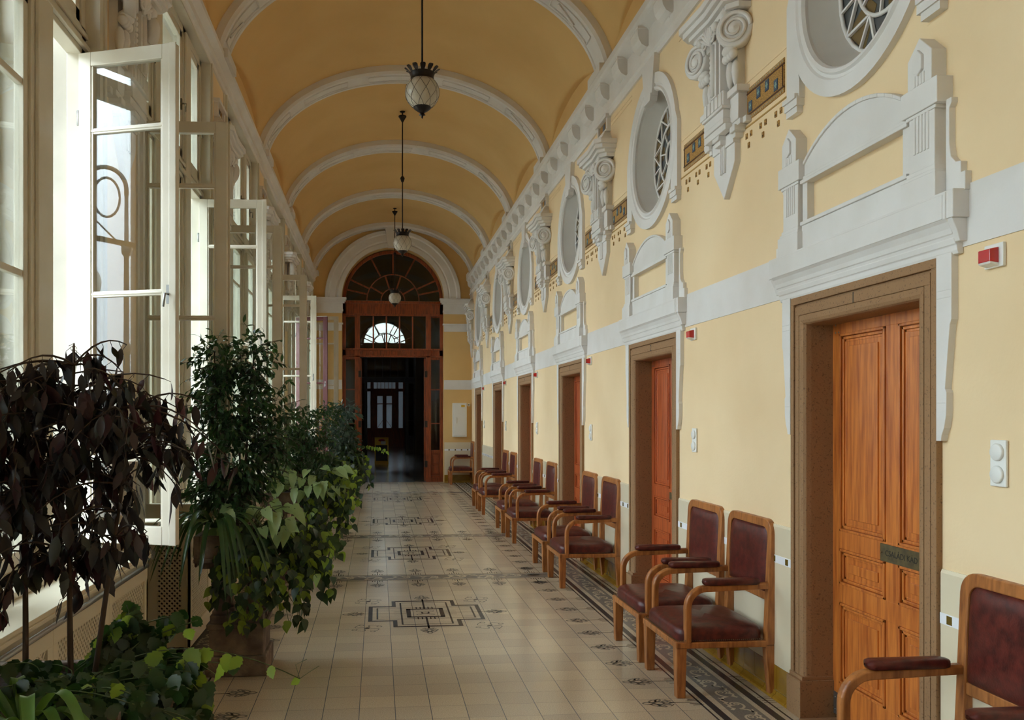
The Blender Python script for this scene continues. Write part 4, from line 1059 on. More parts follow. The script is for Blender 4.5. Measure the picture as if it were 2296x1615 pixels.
# radiator covers
def lattice(mb, plane, u0, u1, z0, z1, fixed, step=.034):
    """diagonal bars as thin boxes"""
    w_, h = u1-u0, z1-z0
    n = int((w_+h)/step)
    for sgn in (1, -1):
        for k in range(1, n):
            c = k*step
            # line: u - u0 = c - (z-z0)  (sgn=1) or mirrored
            za = max(0, c-w_); zb = min(h, c)
            if zb-za < .01: continue
            ua, ub = c-za, c-zb
            if sgn < 0: ua, ub = w_-ua, w_-ub
            if plane == 'x': a, b = (fixed, u0+ua, z0+za), (fixed, u0+ub, z0+zb); mb.bar(a, b, .006, .011, (1,0,0)) if False else mb.bar(a, b, .011, .006, (1,0,0))
            else: a, b = (u0+ua, fixed, z0+za), (u0+ub, fixed, z0+zb); mb.bar(a, b, .011, .006, (0,1,0))
def make_cover(full=True):
    root = empty('radiator_cover', (0,0,0)); mb = MB(); X0, X1 = XL+.015, -1.262; L = 1.03
    mb.box(X0, X1+.012, -L-.01, L+.01, .885, .905); mb.box(X0, X1+.02, -L-.015, L+.015, .868, .885)
    st = .07; panels = [(-L, -.35), (-.35, .35), (.35, L)]
    for a, b in panels:
        mb.box(X1-.02, X1, a, a+st/2+.02, .08, .868); mb.box(X1-.02, X1, b-st/2-.02, b, .08, .868)
        mb.box(X1-.021, X1+.0012, a+.001, b-.001, .08, .20); mb.box(X1-.021, X1+.0012, a+.001, b-.001, .75, .868)
    for s in (-1, 1):
        e0, e1 = sorted((s*L, s*(L-.02)))
        mb.box(X0, X0+.06, e0, e1, .08, .868); mb.box(X1-.06, X1, e0, e1, .08, .868); mb.box(X0+.003, X1-.022, e0-.001, e1+.001, .081, .22); mb.box(X0+.003, X1-.022, e0-.001, e1+.001, .76, .867)
    for s in (-1, 1): mb.box(X1-.05, X1-.02, *sorted((s*(L-.02), s*(L-.05))), 0, .08); mb.box(X0+.02, X0+.05, *sorted((s*(L-.02), s*(L-.05))), 0, .08)
    body = mb.build('cover_body', m_beige, root, bevel=.002)
    g = MB()
    for a, b in panels: lattice(g, 'x', a+.055, b-.055, .20, .75, X1-.012)
    g.build('front_grille', m_beige, root)
    for s in (-1, 1): g = MB(); lattice(g, 'y', X0+.06, X1-.06, .22, .76, s*(L-.01)); g.build('side_grille', m_beige, root)
    g = MB(); g.box(X0+.02, X1-.04, -L+.05, L-.05, .12, .84); g.build('radiator_block', m_blackwood, root)
    r = MB(); r.tube([(X1+.03, -L+.12, .845), (X1+.03, L-.12, .845)], .012, 8); r.build('rail', m_steel, root)
    return root
cv = make_cover(); RL = ['cream radiator cover beneath the window beside the camera', 'cream latticed radiator cover under the nearest visible window, behind the purple shrub', 'cream latticed radiator cover behind the second planter', 'cream radiator cover under the third window, behind foliage', 'cream radiator cover under the fourth window', 'cream radiator cover under the fifth window', 'cream radiator cover under the last window']
for i, y in enumerate(WINY[1:]):
    o = cv if i == 0 else copy_tree(cv); o.location.y = y; tag(o, RL[i], 'radiator cover', 'radiator covers under the windows')

# back wall, roof shell outside to block sky
mb = MB(); mb.box(-2.5, 2.9, YB-.2, YB, 0, 6.8); o = mb.build('wall_near', m_wall); struct(o, 'plain yellow wall closing the corridor behind the camera', 'wall')
mb = MB(); mb.box(XL-.9, XR+1.2, YB-.5, YE+.5, 6.75, 6.9); mb.box(2.9, 3.0, YB-.2, YE+.5, 0, 6.8); mb.box(-2.45, -2.35, YB-.5, YE+.5, 5.3, 6.8); o = mb.build('ceiling_roof', m_darkhall); struct(o, 'roof structure above the vault', 'roof')

# ------------------------------------------------------------------ outdoors
def outdoors():
    mb = MB(); mb.add([(-80,-60,-1.2),(-2.46,-60,-1.2),(-2.46,90,-1.2),(-80,90,-1.2)], [(0,1,2,3)]); o = mb.build('ground', m_pave); struct(o, 'pale paved ground outside the windows', 'ground')
    # street lamp
    r = empty('street_lamp', (-9.45, -1.15, -.95)); tag(r, 'ornate iron street lamp with curled arm reflected in the nearest open casement', 'street lamp')
    mb = MB(); mb.lathe([(.16,0),(.16,.5),(.09,.7),(.07,1.2),(.10,1.25),(.06,1.35),(.055,3.6),(.09,3.66),(.09,3.72),(.045,3.8),(.04,5.2),(.08,5.26),(.08,5.34),(.035,5.42),(.03,6.2)], (0,0,0), 12); mb.build('pole', m_iron, r)
    u = Vector((.588,-.809,0))  # perpendicular to view of reflection
    mb = MB(); pts = [Vector((0,0,6.2))]
    for i in range(13):
        t = pi*i/12; pts.append(Vector((0,0,6.3))+u*(-.32+.32*cos(t))*-1*-1+Vector((0,0,.34*sin(t))))
    pts.append(pts[-1]+Vector((0,0,-1.0))); mb.tube(pts, .036, 8)
    c = Vector((0,0,6.15))-u*.30
    mb.tube([c+u*.2*cos(2*pi*i/20)+Vector((0,0,.32*sin(2*pi*i/20))) for i in range(20)], .02, 6, True)
    mb.tube([Vector((0,0,5.3)), Vector((0,0,5.75))-u*.45, Vector((0,0,6.0))-u*.62], .015, 6)
    mb.build('curled_arm', m_iron, r)
    g = MB(); gc = Vector((0,0,4.75))-u*.64; g.ball(gc, .27, 14, (1,1,1.1)); g.build('globe', m_opal, r)
    k = MB(); k.lathe([(.16,.18),(.13,.26),(.03,.3),(.02,.5)], gc, 12); k.build('cap', m_iron, r)
    # trees
    rnd = random.Random(3)
    spots = [(-16,-9,6.5,0,'bushy green park tree outside, left of the lamp'), (-22,4,8,0,'green park tree standing across the paved ground'), (-20,16,7.5,1,'autumn-orange tree outside the near windows'), (-24,28,8,0,'green tree outside the middle windows'), (-20,42,8,0,'green tree outside the far windows'), (-14,9,3.4,1,'small orange-leaved tree close outside the windows')]
    for x, y, h, kind, lab in spots:
        r = empty('park_tree', (x,y,-1.2)); tag(r, lab, 'tree', 'trees outside the windows')
        t = MB(); t.tube([(0,0,0),(.1,0,h*.3),(0,.1,h*.6)], [.25,.16,.06], 8); t.build('trunk', m_stem, r)
        f = MB()
        for _ in range(1500):
            a, b, rr = rnd.uniform(0,2*pi), rnd.uniform(-1,1), rnd.uniform(.6,1)**.5
            s_ = sqrt(1-b*b); p = Vector((s_*cos(a)*h*.34*rr, s_*sin(a)*h*.34*rr, h*.62+b*h*.34*rr)); q = Vector((rnd.gauss(0,1),rnd.gauss(0,1),rnd.gauss(0,1))).normalized()
            v1 = q.orthogonal().normalized()*h*.035; v2 = q.cross(v1).normalized()*h*.022
            f.add([p-v1, p-v2, p+v1, p+v2], [(0,1,2,3)])
        f.build('foliage', (l_tree, l_autumn)[kind], r)
outdoors()

# ------------------------------------------------------------------ chairs
def make_chair():
    root = empty('armchair', (0,0,0))   # front toward -x ; width along y
    W = .315; XF, XB = -.30, .27
    def rnd_poly(y0, y1, z0, z1, r, n=6):
        return [(y1-r+r*cos(t), z1-r+r*sin(t)) for t in [pi/2*i/n for i in range(n+1)]]+[(y0+r+r*cos(t), z1-r+r*sin(t)) for t in [pi/2+pi/2*i/n for i in range(n+1)]]
    # legs front (tapered, fluted)
    for s in (-1, 1):
        mb = MB(); c = (XF+.035, s*(W-.035))
        t0, t1 = .032, .026
        b = [(c[0]-t1,c[1]-t1,0),(c[0]+t1,c[1]-t1,0),(c[0]+t1,c[1]+t1,0),(c[0]-t1,c[1]+t1,0),(c[0]-t0,c[1]-t0,.30),(c[0]+t0,c[1]-t0,.30),(c[0]+t0,c[1]+t0,.30),(c[0]-t0,c[1]+t0,.30)]
        mb.add(b, [(0,3,2,1),(4,5,6,7),(0,1,5,4),(1,2,6,5),(2,3,7,6),(3,0,4,7)])
        mb.build('leg', m_oak, root, bevel=.005)
    # back posts + top rail : one arch frame per chair; rear legs below
    for s in (-1, 1):
        mb = MB(); y = s*(W-.03)
        mb.prism([(XB-.028,.30),(XB+.028,.30),(XB+.055,0),(XB+.005,0)] if False else [(XB+.0,0),(XB+.05,0),(XB+.028,.30),(XB-.028,.30)], 'y', y-.026, y+.026)
        mb.build('leg', m_oak, root, bevel=.005)
    mb = MB()
    out = rnd_poly(-W, W, .30, 1.035, .085); inn = rnd_poly(-W+.052, W-.052, .30, .985, .055)
    n = len(out)
    O = [(W,.30)]+out+[(-W,.30)]; I = [(W-.052,.30)]+inn+[(-W+.052,.30)]; m = len(O)
    def bx(z): return XB+.0+(z-.3)*.045
    b = len(mb.v)
    for P, dx in ((O,-.026),(I,-.026),(O,.026),(I,.026)): mb.v += [(bx(z)+dx, y, z) for y, z in P]
    for i in range(m-1):
        mb.face((i, i+1, m+i+1, m+i)); mb.face((2*m+i, 3*m+i, 3*m+i+1, 2*m+i+1)); mb.face((i, 2*m+i, 2*m+i+1, i+1)); mb.face((m+i, m+i+1, 3*m+i+1, 3*m+i))
    mb.face((0, m, 3*m, 2*m)); mb.face((m-1, 3*m-1, 4*m-1, 2*m-1))
    mb.box(bx(.58)-.02, bx(.58)+.02, -W+.05, W-.05, .555, .605)
    mb.build('back_frame', m_oak, root, bevel=.006)
    # backrest pad (puffy)
    mb = MB(); mb.smooth = True; nu, nv = 18, 20; y0, y1, z0, z1 = -W+.05, W-.05, .60, .988
    for side in (-1, 1):
        b = len(mb.v)
        for j in range(nv+1):
            for i in range(nu+1):
                u, v = -1+2*i/nu, -1+2*j/nv; u = sin(u*pi/2); v = sin(v*pi/2)
                # superellipse rounding at top corners
                yy = (y0+y1)/2+(y1-y0)/2*u; zz = (z0+z1)/2+(z1-z0)/2*v
                r = .05; 
                dy = abs(yy)-((y1-y0)/2-r); dz = zz-(z1-r)
                if dy > 0 and dz > 0:
                    k = max(dy, dz)/max(1e-6, sqrt(dy*dy+dz*dz)); 
                    yy = math.copysign((y1-y0)/2-r+dy*k, yy); zz = z1-r+dz*k
                puff = .008+.030*((1-u**4)*(1-v**4))**.5
                mb.v.append((bx(zz)+side*puff*(1 if side < 0 else .6)+side*.004, yy, zz))
        for j in range(nv):
            for i in range(nu): a = b+j*(nu+1)+i; mb.face((a, a+1, a+nu+2, a+nu+1))
    mb.build('backrest', m_leather, root)
    # nails around the back
    nl = MB(); P = [(y1-.003, z0+.01+k*.012) for k in range(int((z1-z0-.05)/.012))]
    top = [(y1-.05+.047*cos(t), z1-.05+.047*sin(t)) for t in [pi/2*k/6 for k in range(7)]]
    P2 = P+top+[(y1-.05-k*.012, z1-.003) for k in range(1, int((y1-y0-.1)/.012))]
    P2 += [(-a, b2) for a, b2 in top[::-1]]+[(-a, b2) for a, b2 in P[::-1]]
    for y, z in P2+[(y0+k*.012, z0+.003) for k in range(int((y1-y0)/.012))]:
        nl.add([(bx(z)-.016, y, z), (bx(z)-.011, y+.0035, z+.0035), (bx(z)-.011, y-.0035, z+.0035), (bx(z)-.011, y-.0035, z-.0035), (bx(z)-.011, y+.0035, z-.0035)], [(0,1,2),(0,2,3),(0,3,4),(0,4,1)])
    nl.build('nail_trim', m_brass, root)
    SX0, SX1 = XF+.012, XB-.03
    for s in (-1, 1):
        nl = MB()
        for k in range(int((SX1-SX0)/.012)):
            x = SX0+k*.012; y = s*(W-.006); nl.add([(x, y+s*.005, .338), (x+.0035, y, .3415), (x-.0035, y, .3415), (x-.0035, y, .3345), (x+.0035, y, .3345)], [(0,1,2),(0,2,3),(0,3,4),(0,4,1)])
        nl.build('nail_trim', m_brass, root)
    nl = MB()
    for k in range(int((2*W-.02)/.012)):
        y = -W+.01+k*.012; x = XF+.008; nl.add([(x-.005, y, .338), (x, y+.0035, .3415), (x, y-.0035, .3415), (x, y-.0035, .3345), (x, y+.0035, .3345)], [(0,1,2),(0,2,3),(0,3,4),(0,4,1)])
    nl.build('nail_trim', m_brass, root)
    # seat frame
    mb = MB(); mb.box(XF, XB-.02, -W, W, .290, .328); mb.build('seat_frame', m_oak, root, bevel=.007)
    # seat cushion
    mb = MB(); mb.smooth = True; nu = 20; b = len(mb.v); H0 = .33
    rings = [(0,.0),(.0,.03),(.002,.055),(.012,.072),(.035,.084),(.08,.094),(.15,.101),(.27,.104)]
    xm, hx = (XF+.01+XB-.02)/2, (XB-.02-XF-.01)/2
    N = 48
    for ins, h in rings:
        for k in range(N):
            t = 2*pi*k/N; e = 2/7.0
            cx_ = math.copysign(abs(cos(t))**e, cos(t)); cy_ = math.copysign(abs(sin(t))**e, sin(t))
            mb.v.append((xm+(hx-ins)*cx_, (W-.008-ins)*cy_, H0+h))
    for j in range(len(rings)-1):
        for k in range(N): k2 = (k+1) % N; mb.face((j*N+k, j*N+k2, (j+1)*N+k2, (j+1)*N+k))
    mb.face([ (len(rings)-1)*N+k for k in range(N)]); mb.build('seat', m_leather, root)
    # arms
    for s in (-1, 1):
        y = s*(W-.022); mb = MB(); r = .11; xa = XF+.075; zt = .638; path = [(xa+.01,.325),(xa+.004,.42),(xa,.52)]
        path = [(xa,.322),(xa,.40),(xa,zt-r)]+[(xa+r-r*cos(t), zt-r+r*sin(t)) for t in [pi/2*k/8 for k in range(1, 9)]]+[(XB-.01,zt+.012)]
        fr = []
        for i in range(len(path)):
            a = path[max(0, i-1)]; c = path[min(len(path)-1, i+1)]; d = Vector((c[0]-a[0], 0, c[1]-a[1])).normalized(); fr.append(((-d.z,0,d.x),(0,1,0)))
        mb.sweep([(x, y, z) for x, z in path], [(-.019,-.022),(.012,-.022),(.019,-.014),(.019,.014),(.012,.022),(-.019,.022)], lambda i: fr[i])
        arm = mb.build('arm', m_oak, root, bevel=.004)
        # pad
        p = MB(); p.smooth = True; x0, x1 = xa+.09, XB-.06; N = 14
        secs = [(-.0,.2),(.01,.8),(.03,1),(.5*(x1-x0),1),(x1-x0-.03,1),(x1-x0-.008,.8),(x1-x0,.3)]
        b = 0
        for dx, k in secs:
            for q in range(N):
                t = 2*pi*q/N; cy_ = math.copysign(abs(cos(t))**.5, cos(t)); cz_ = math.copysign(abs(sin(t))**.6, sin(t))
                zc = zt+.012+(x0+dx-xa-r)/(XB-xa-r)*.0+.020; p.v.append((x0+dx, y+.034*k*cy_, zc+.021*k*cz_+.006))
        for j in range(len(secs)-1):
            for q in range(N): q2 = (q+1) % N; p.face((j*N+q, j*N+q2, (j+1)*N+q2, (j+1)*N+q))
        p.face(list(range(N))); p.face([(len(secs)-1)*N+q for q in range(N)])
        p.build('arm_pad', m_leather, arm)
    return root
ch = make_chair()
CH = [(2.90, 2.035, 0, 'armchair cut off by the right edge, nearest the camera'),
      (5.16, 2.03, 0, 'nearest whole leather armchair, left of the orange door numbered 1'),
      (5.89, 2.03, 0, 'armchair directly behind the nearest whole armchair'),
      (8.365, 2.03, 0, 'nearer armchair of the second pair, beyond door 2'),
      (9.22, 2.03, 0, 'farther armchair of the second pair, beyond door 2'),
      (11.27, 2.03, 0, 'nearer armchair of the third pair'),
      (12.25, 2.03, 0, 'farther armchair of the third pair'),
      (14.5, 2.03, 0, 'nearer armchair of the fourth pair'),
      (15.4, 2.03, 0, 'farther armchair of the fourth pair'),
      (20.82, 2.03, 0, 'lone armchair in the far corner by the wooden doorway')]
for i, (y, x, rz, lab) in enumerate(CH):
    o = ch if i == 0 else copy_tree(ch); o.location = (x, y, 0); o.rotation_euler.z = rz; tag(o, lab, 'armchair', 'oak and leather armchairs along the right wall')

# ------------------------------------------------------------------ pendant lamps
def make_lamp():
    root = empty('pendant_lamp', (0,0,0)); zc = 4.33; R = .142
    mb = MB(); mb.ball((0,0,zc), R, 22); gl = mb.build('glass_globe', m_opal, root)
    w_ = MB()
    for s in (-1, 1):
        for k in range(9):
            pts = []
            for i in range(17):
                v = -1.15+2.25*i/16; t = 2*pi*k/9+s*v*.62; pts.append(((R+.0008)*cos(v)*cos(t), (R+.0008)*cos(v)*sin(t), zc+(R+.0008)*sin(v)))
            w_.tube(pts, .0012, 4)
    w_.build('lattice_wire', m_bronze, gl)
    mb = MB(); mb.lathe([(.118,.075),(.105,.085),(.098,.10),(.096,.135),(.102,.15),(.104,.16),(.09,.165),(.02,.17)], (0,0,zc), 24)
    for k in range(12):
        t = 2*pi*k/12; e = Vector((cos(t), sin(t), 0)); f = Vector((-sin(t), cos(t), 0))
        P = [(.100,.150,.014),(.106,.165,.016),(.116,.178,.021),(.130,.192,.023),(.142,.199,.017),(.147,.198,.004)]
        b = len(mb.v)
        for r, z, hw in P: 
            for sg in (-1, 1): mb.v.append(tuple(e*r+f*hw*sg+Vector((0,0,zc+z))))
            mb.v.append(tuple(e*(r-.012)+Vector((0,0,zc+z))))
        for j in range(len(P)-1):
            for a, c in ((0,1),(1,2),(2,0)): mb.face((b+3*j+a, b+3*j+c, b+3*j+3+c, b+3*j+3+a))
    mb.build('crown_collar', m_bronze, root)
    mb = MB(); mb.lathe([(.075,-.118),(.072,-.130),(.04,-.155),(.02,-.165),(.018,-.178),(.028,-.185),(.010,-.192),(.008,-.205),(.003,-.215)], (0,0,zc), 18); mb.build('bottom_cap', m_bronze, root)
    mb = MB(); mb.tube([(0,0,zc+.18),(0,0,6.36)], .0085, 8); mb.lathe([(.008,-.06),(.022,-.045),(.026,-.03),(.032,-.01),(.036,0),(.03,.02),(.012,.04),(.008,.05)], (0,0,5.33), 14); mb.build('rod', m_bronze, root)
    mb = MB(); mb.lathe([(.01,-.10),(.02,-.08),(.05,-.03),(.062,-.015),(.062,0),(.03,.004)], (0,0,6.30), 18); mb.lathe([(.03,0),(.045,.012)], (0,0,6.355), 12); mb.build('ceiling_rose', m_bronze, root)
    return root
lp = make_lamp()
for i, (x, y, lab) in enumerate([(.37, 7.1, 'nearest pendant lamp, largest globe hanging from the vault'), (.387, 13.3, 'middle pendant lamp with long rod and white latticed globe'), (.395, 19.5, 'farthest and smallest pendant lamp in front of the fanlight')]):
    o = lp if i == 0 else copy_tree(lp); o.location = (x, y, 0); tag(o, lab, 'pendant lamp', 'latticed globe pendants')

# ------------------------------------------------------------------ wall devices
def make_switch():
    r = empty('switch_plate', (0,0,0)); mb = MB(); mb.box(-.012, .0, -.042, .042, -.088, .088); mb.build('backplate', m_plastic, r, bevel=.004)
    for z in (.042, -.042):
        k = MB(); k.lathe([(.033,0),(.033,.008),(.029,.012),(.001,.012)], (-.011,0,z), 22, Matrix.Rotation(-pi/2, 4, 'Y')); k.build('dial', m_plastic, r)
    return r
def make_red():
    r = empty('call_light', (0,0,0)); mb = MB(); mb.box(-.014, 0, -.05, .05, -.045, .045); mb.build('backplate', m_plastic, r, bevel=.003)
    k = MB(); k.prism([(-.05,-.025),(-.05,.022),(-.012,.03),(-.012,-.03)], 'y', -.028, .036); k.build('red_lens', m_redpl, r, bevel=.003)
    k = MB(); k.prism([(-.045,-.032),(-.05,-.025),(-.012,-.03),(-.012,-.042)], 'y', -.028, .036); k.build('lens_base', m_plastic, r)
    return r
sw = make_switch(); rd = make_red()
WH = ['at the right edge, beside the orange door', 'above the nearest pair of armchairs', 'above the second pair of armchairs', 'above the third pair of armchairs', 'above the fourth and farthest pair of armchairs', 'on the narrow wall between the last two doors']
for i in range(6):
    y = DOORY[i+1]-.945
    o = sw if i == 0 else copy_tree(sw); o.location = (XR-.001, y-.02, 1.47); tag(o, 'white twin-dial plate '+WH[i], 'switch plate', 'twin-dial plates beside the doors')
    o = rd if i == 0 else copy_tree(rd); o.location = (XR-.001, y, 2.255); tag(o, 'small red call light '+WH[i], 'call light', 'red call lights beside the doors')
def cabinet():
    r = empty('electrical_cabinet', (2.03, YE-.012, 1.555)); tag(r, 'white metal cabinet with yellow sticker on the far wall', 'cabinet')
    mb = MB(); mb.box(-.175, .175, -.09, .012, -.42, .42); mb.build('housing', m_plastic, r, bevel=.006)
    mb = MB(); mb.box(-.135, .14, -.096, -.088, -.38, .385); d = mb.build('cabinet_door', m_plastic, r, bevel=.003)
    mb = MB(); mb.box(-.105, -.075, -.108, -.094, -.09, .07); mb.build('latch', m_plastic, d, bevel=.006)
    mb = MB(); mb.box(.035, .125, -.099, -.095, .32, .37); mb.build('sticker', m_yellow, d)
    o = MB(); o.box(-.035, .035, -.02, .001, -.035, .035); o.mi = 1; o.lathe([(.014,0),(.014,.004)], (0,-.02,0), 12, Matrix.Rotation(pi/2, 4, 'X'))
    s = o.build('wall_socket', [m_plastic, m_ink], None, loc=(2.262, YE-.001, 1.93)); tag(s, 'tiny white socket beside the white cabinet', 'socket')
cabinet()

# ------------------------------------------------------------------ planters
def make_planter():
    root = empty('stone_planter', (0,0,0)); a = .19
    mb = MB(); mb.box(-a, a, -a, a, 0, .13); mb.box(-a+.02, a-.02, -a+.02, a-.02, .13, .30); mb.box(-a+.005, a-.005, -a+.005, a-.005, .30, .335); mb.build('plinth', m_planter, root, bevel=.008)
    for sx in (-1, 1):
        for sy in (-1, 1):
            mb = MB(); mb.box(sx*.105-.06, sx*.105+.06, sy*.105-.06, sy*.105+.06, .335, .385)
            mb.lathe([(.055,.385),(.056,.40),(.046,.41),(.044,.62),(.052,.63),(.056,.65)], (sx*.105, sy*.105, 0), 12); mb.box(sx*.105-.062, sx*.105+.062, sy*.105-.062, sy*.105+.062, .65, .69)
            mb.build('column', m_planter, root, bevel=.004)
    mb = MB(); mb.box(-.22,.22,-.22,.22,.69,.73); mb.box(-.25,.25,-.25,.25,.73,.76)
    for s in (-1, 1): mb.box(*sorted((s*.25, s*.215)), -.25, .25, .76, .90); mb.box(-.215, .215, *sorted((s*.25, s*.215)), .76, .90)
    for k in range(-3, 4):
        for s in (-1, 1): mb.box(k*.066-.018, k*.066+.018, *sorted((s*.25, s*.235)), .70, .73); mb.box(*sorted((s*.25, s*.235)), k*.066-.018, k*.066+.018, .70, .73)
    mb.build('basin', m_planter, root, bevel=.006)
    mb = MB(); mb.box(-.216,.216,-.216,.216,.74,.875); mb.build('soil', m_soil, root)
    return root
pl = make_planter(); PL = [(-.90, 2.48, 'stone planter in the left foreground, under the purple shrub'), (-.89, 5.70, 'stone columned planter left of centre, overgrown with ivy'), (-.89, 8.75, 'second-row stone planter with pale arrowhead leaves'), (-.89, 11.9, 'third stone planter along the windows, hidden in foliage'), (-.86, 15.0, 'fourth stone planter along the windows'), (-.84, 18.2, 'fifth stone planter along the windows'), (-.80, 20.75, 'last stone planter beside the wooden doorway')]
for i, (x, y, lab) in enumerate(PL):
    o = pl if i == 0 else copy_tree(pl); o.location = (x, y, 0); tag(o, lab, 'planter', 'stone planters along the windows')

# ------------------------------------------------------------------ plants
SHAPES = {
 'ovate': [(0,.03),(.12,.55),(.3,.95),(.5,1),(.72,.7),(.88,.32),(1,.0)],
 'lance': [(0,.05),(.15,.5),(.35,.9),(.5,1),(.7,.82),(.86,.42),(1,0)],
 'heart': [(-.12,.5),(0,.9),(.15,1),(.4,.85),(.65,.5),(.85,.2),(1,0)],
 'arrow': [(-.25,.55),(-.12,.95),(.05,.85),(.2,1),(.5,.75),(.78,.35),(1,0)],
 'tooth': [(0,.05),(.14,.7),(.2,.6),(.32,1),(.4,.85),(.55,.98),(.62,.7),(.78,.55),(.84,.34),(1,0)],
}
def leaf(mb, p, d, n, L, W, shape='ovate', bend=.3, fold=.25):
    """leaf blade from p along d with normal n"""
    d = Vector(d).normalized(); n = Vector(n); n = (n-d*n.dot(d)); n = n.normalized() if n.length > 1e-5 else d.orthogonal().normalized(); s = d.cross(n)
    S = SHAPES[shape]; b = len(mb.v); p = Vector(p)
    for t, w_ in S:
        c = p+d*L*t-n*L*bend*t*t; hw = W*.5*w_
        mb.v.append(tuple(c)); mb.v.append(tuple(c+s*hw+n*hw*fold)); mb.v.append(tuple(c-s*hw+n*hw*fold))
    for j in range(len(S)-1):
        a = b+3*j; mb.face((a, a+1, a+4, a+3)); mb.face((a, a+3, a+5, a+2))
def rv(r): return Vector((r.gauss(0,1), r.gauss(0,1), r.gauss(0,1))).normalized()
def bez(a, b, c, n=8):
    a, b, c = Vector(a), Vector(b), Vector(c); return [a*(1-t)**2+b*2*t*(1-t)+c*t*t for t in [i/n for i in range(n+1)]]

def plant(name, label, cat, loc, group=None):
    r = empty(name, loc); tag(r, label, cat, group); return r

def purple_shrub():
    R = random.Random(11); r = plant('purple_leaved_shrub', 'tall shrub with drooping blackish-purple leaves in the left foreground', 'plant', (-.88, 2.45, .87))
    st = MB(); lf = MB(); lf.smooth = True
    stems = [((-.13,-.08,0),(-.20,-.05,.40),(-.26,0,.72)), ((-.07,-.03,0),(-.07,-.02,.5),(-.10,.0,.82)), ((.04,0,0),(.02,.02,.5),(.04,.02,.92)), ((.08,.05,0),(.14,.05,.45),(.20,.03,.80))]
    tops = []
    for a, b, c in stems:
        P = bez(a, b, c, 10); st.tube(P, [.0085-.0004*i for i in range(11)], 6)
        for i in range(4, 11):
            nb = (4 if i < 7 else 7) if i < 8 else 10
            for _ in range(nb):
                ang = R.uniform(0, 2*pi); ln = R.uniform(.12, .32)*(1 if i > 5 else .8)
                e = P[i]+Vector((cos(ang)*ln, sin(ang)*ln*.8, R.uniform(-.10,.10)-(0 if i > 7 else .02)))
                e.z = min(e.z, 1.03-((e.x+.02)**2)*1.6)
                if e.x > .46: e.x = .46
                m = (P[i]+e)/2+Vector((0,0,.07)); Q = bez(P[i], m, e, 6); st.tube(Q, [.0035,.003,.003,.0025,.002,.002,.0015], 4)
                for q in range(2, 7):
                    for _2 in range(2):
                        if R.random() < .25: continue
                        dd = Vector((R.gauss(0,.35), R.gauss(0,.35), -1)); L = R.uniform(.045,.088)
                        p = Q[q]; ped = p+Vector((R.uniform(-.02,.02), R.uniform(-.02,.02), -R.uniform(.005,.02))); st.tube([p, ped], .001, 3)
                        lf.mi = R.choice((0,0,0,1,2)); leaf(lf, ped, dd, rv(R), L, L*R.uniform(.30,.44), R.choice(('ovate','lance','tooth')), R.uniform(-.15,.25), .18)
    st.build('stems', m_stem, r); lf.build('leaves', [l_purple, l_purple2, l_purple3], r)
purple_shrub()

def bushy(label, loc, blobs, nleaf, L, mtl, stemtops, seed, shape='ovate', name='weeping_fig', trunk=.012, droop=-.4, wr=.42, group=None, cat='plant'):
    R = random.Random(seed); r = plant(name, label, cat, loc, group); st = MB(); lf = MB(); lf.smooth = True
    for t in stemtops: st.tube(bez(t[0], t[1], t[2], 8), [trunk*(1-.08*i) for i in range(9)], 6)
    tot = sum(b[1][0]*b[1][1]*b[1][2] for b in blobs)
    for c, rad in blobs:
        c = Vector(c); k = int(nleaf*rad[0]*rad[1]*rad[2]/tot/6)
        for _ in range(k):
            v = rv(R); q = R.uniform(.25,1)**.5; p = c+Vector((v.x*rad[0]*q, v.y*rad[1]*q, v.z*rad[2]*q)); out = Vector((v.x, v.y, v.z*.6)).normalized()
            e = p+out*R.uniform(.05,.1)+Vector((0,0,-.02)); T = bez(p-out*.05, p, e, 5); st.tube(T, .0018, 3)
            for i in range(6):
                dd = out*.5+rv(R)*.6+Vector((0,0,droop)); leaf(lf, T[i], dd, rv(R)+Vector((0,0,1.3)), L*R.uniform(.7,1.2), L*wr, shape, .25, .2)
    st.build('stems', m_stem, r); lf.build('leaves', mtl, r); return r
bushy('tall weeping fig with small dark glossy leaves in the ivy-covered planter', (-.93, 5.72, .87),
      [((-.13,0,1.12),(.14,.14,.22)), ((.13,.0,1.15),(.12,.13,.22)), ((-.02,0,.86),(.25,.2,.28)), ((.02,0,.52),(.27,.2,.32)), ((.25,.02,.72),(.14,.12,.28)), ((-.08,0,.3),(.25,.2,.18))], 5200, .05, l_ficus,
      [((-.05,0,0),(-.12,0,.5),(-.13,0,1.2)), ((.05,0,0),(.06,0,.5),(.13,0,1.25)), ((0,.05,0),(.05,.05,.3),(0,.1,.8)), ((.02,-.05,0),(0,-.08,.4),(-.1,-.05,.7))], 21)
bushy('mid-height fig with glossy leaves in the second-row planter', (-.86, 8.8, .87),
      [((-.08,0,.42),(.22,.2,.30)), ((.15,0,.62),(.16,.16,.26)), ((.28,.0,.40),(.14,.15,.22))], 1600, .06, l_ficus, [((0,0,0),(0,0,.3),(-.05,0,.6)), ((.05,0,0),(.1,0,.4),(.16,0,.75))], 22)
bushy('small round-crowned shrub on a thin trunk before the maroon casement', (-.80, 11.95, .87),
      [((.10,0,.78),(.22,.2,.18)), ((-.22,0,.45),(.2,.2,.3)), ((.0,0,.15),(.3,.25,.15))], 1300, .06, l_ficus, [((.05,0,0),(.08,0,.4),(.1,0,.75)), ((-.05,0,0),(-.1,0,.2),(-.2,0,.5))], 23, name='clipped_shrub')
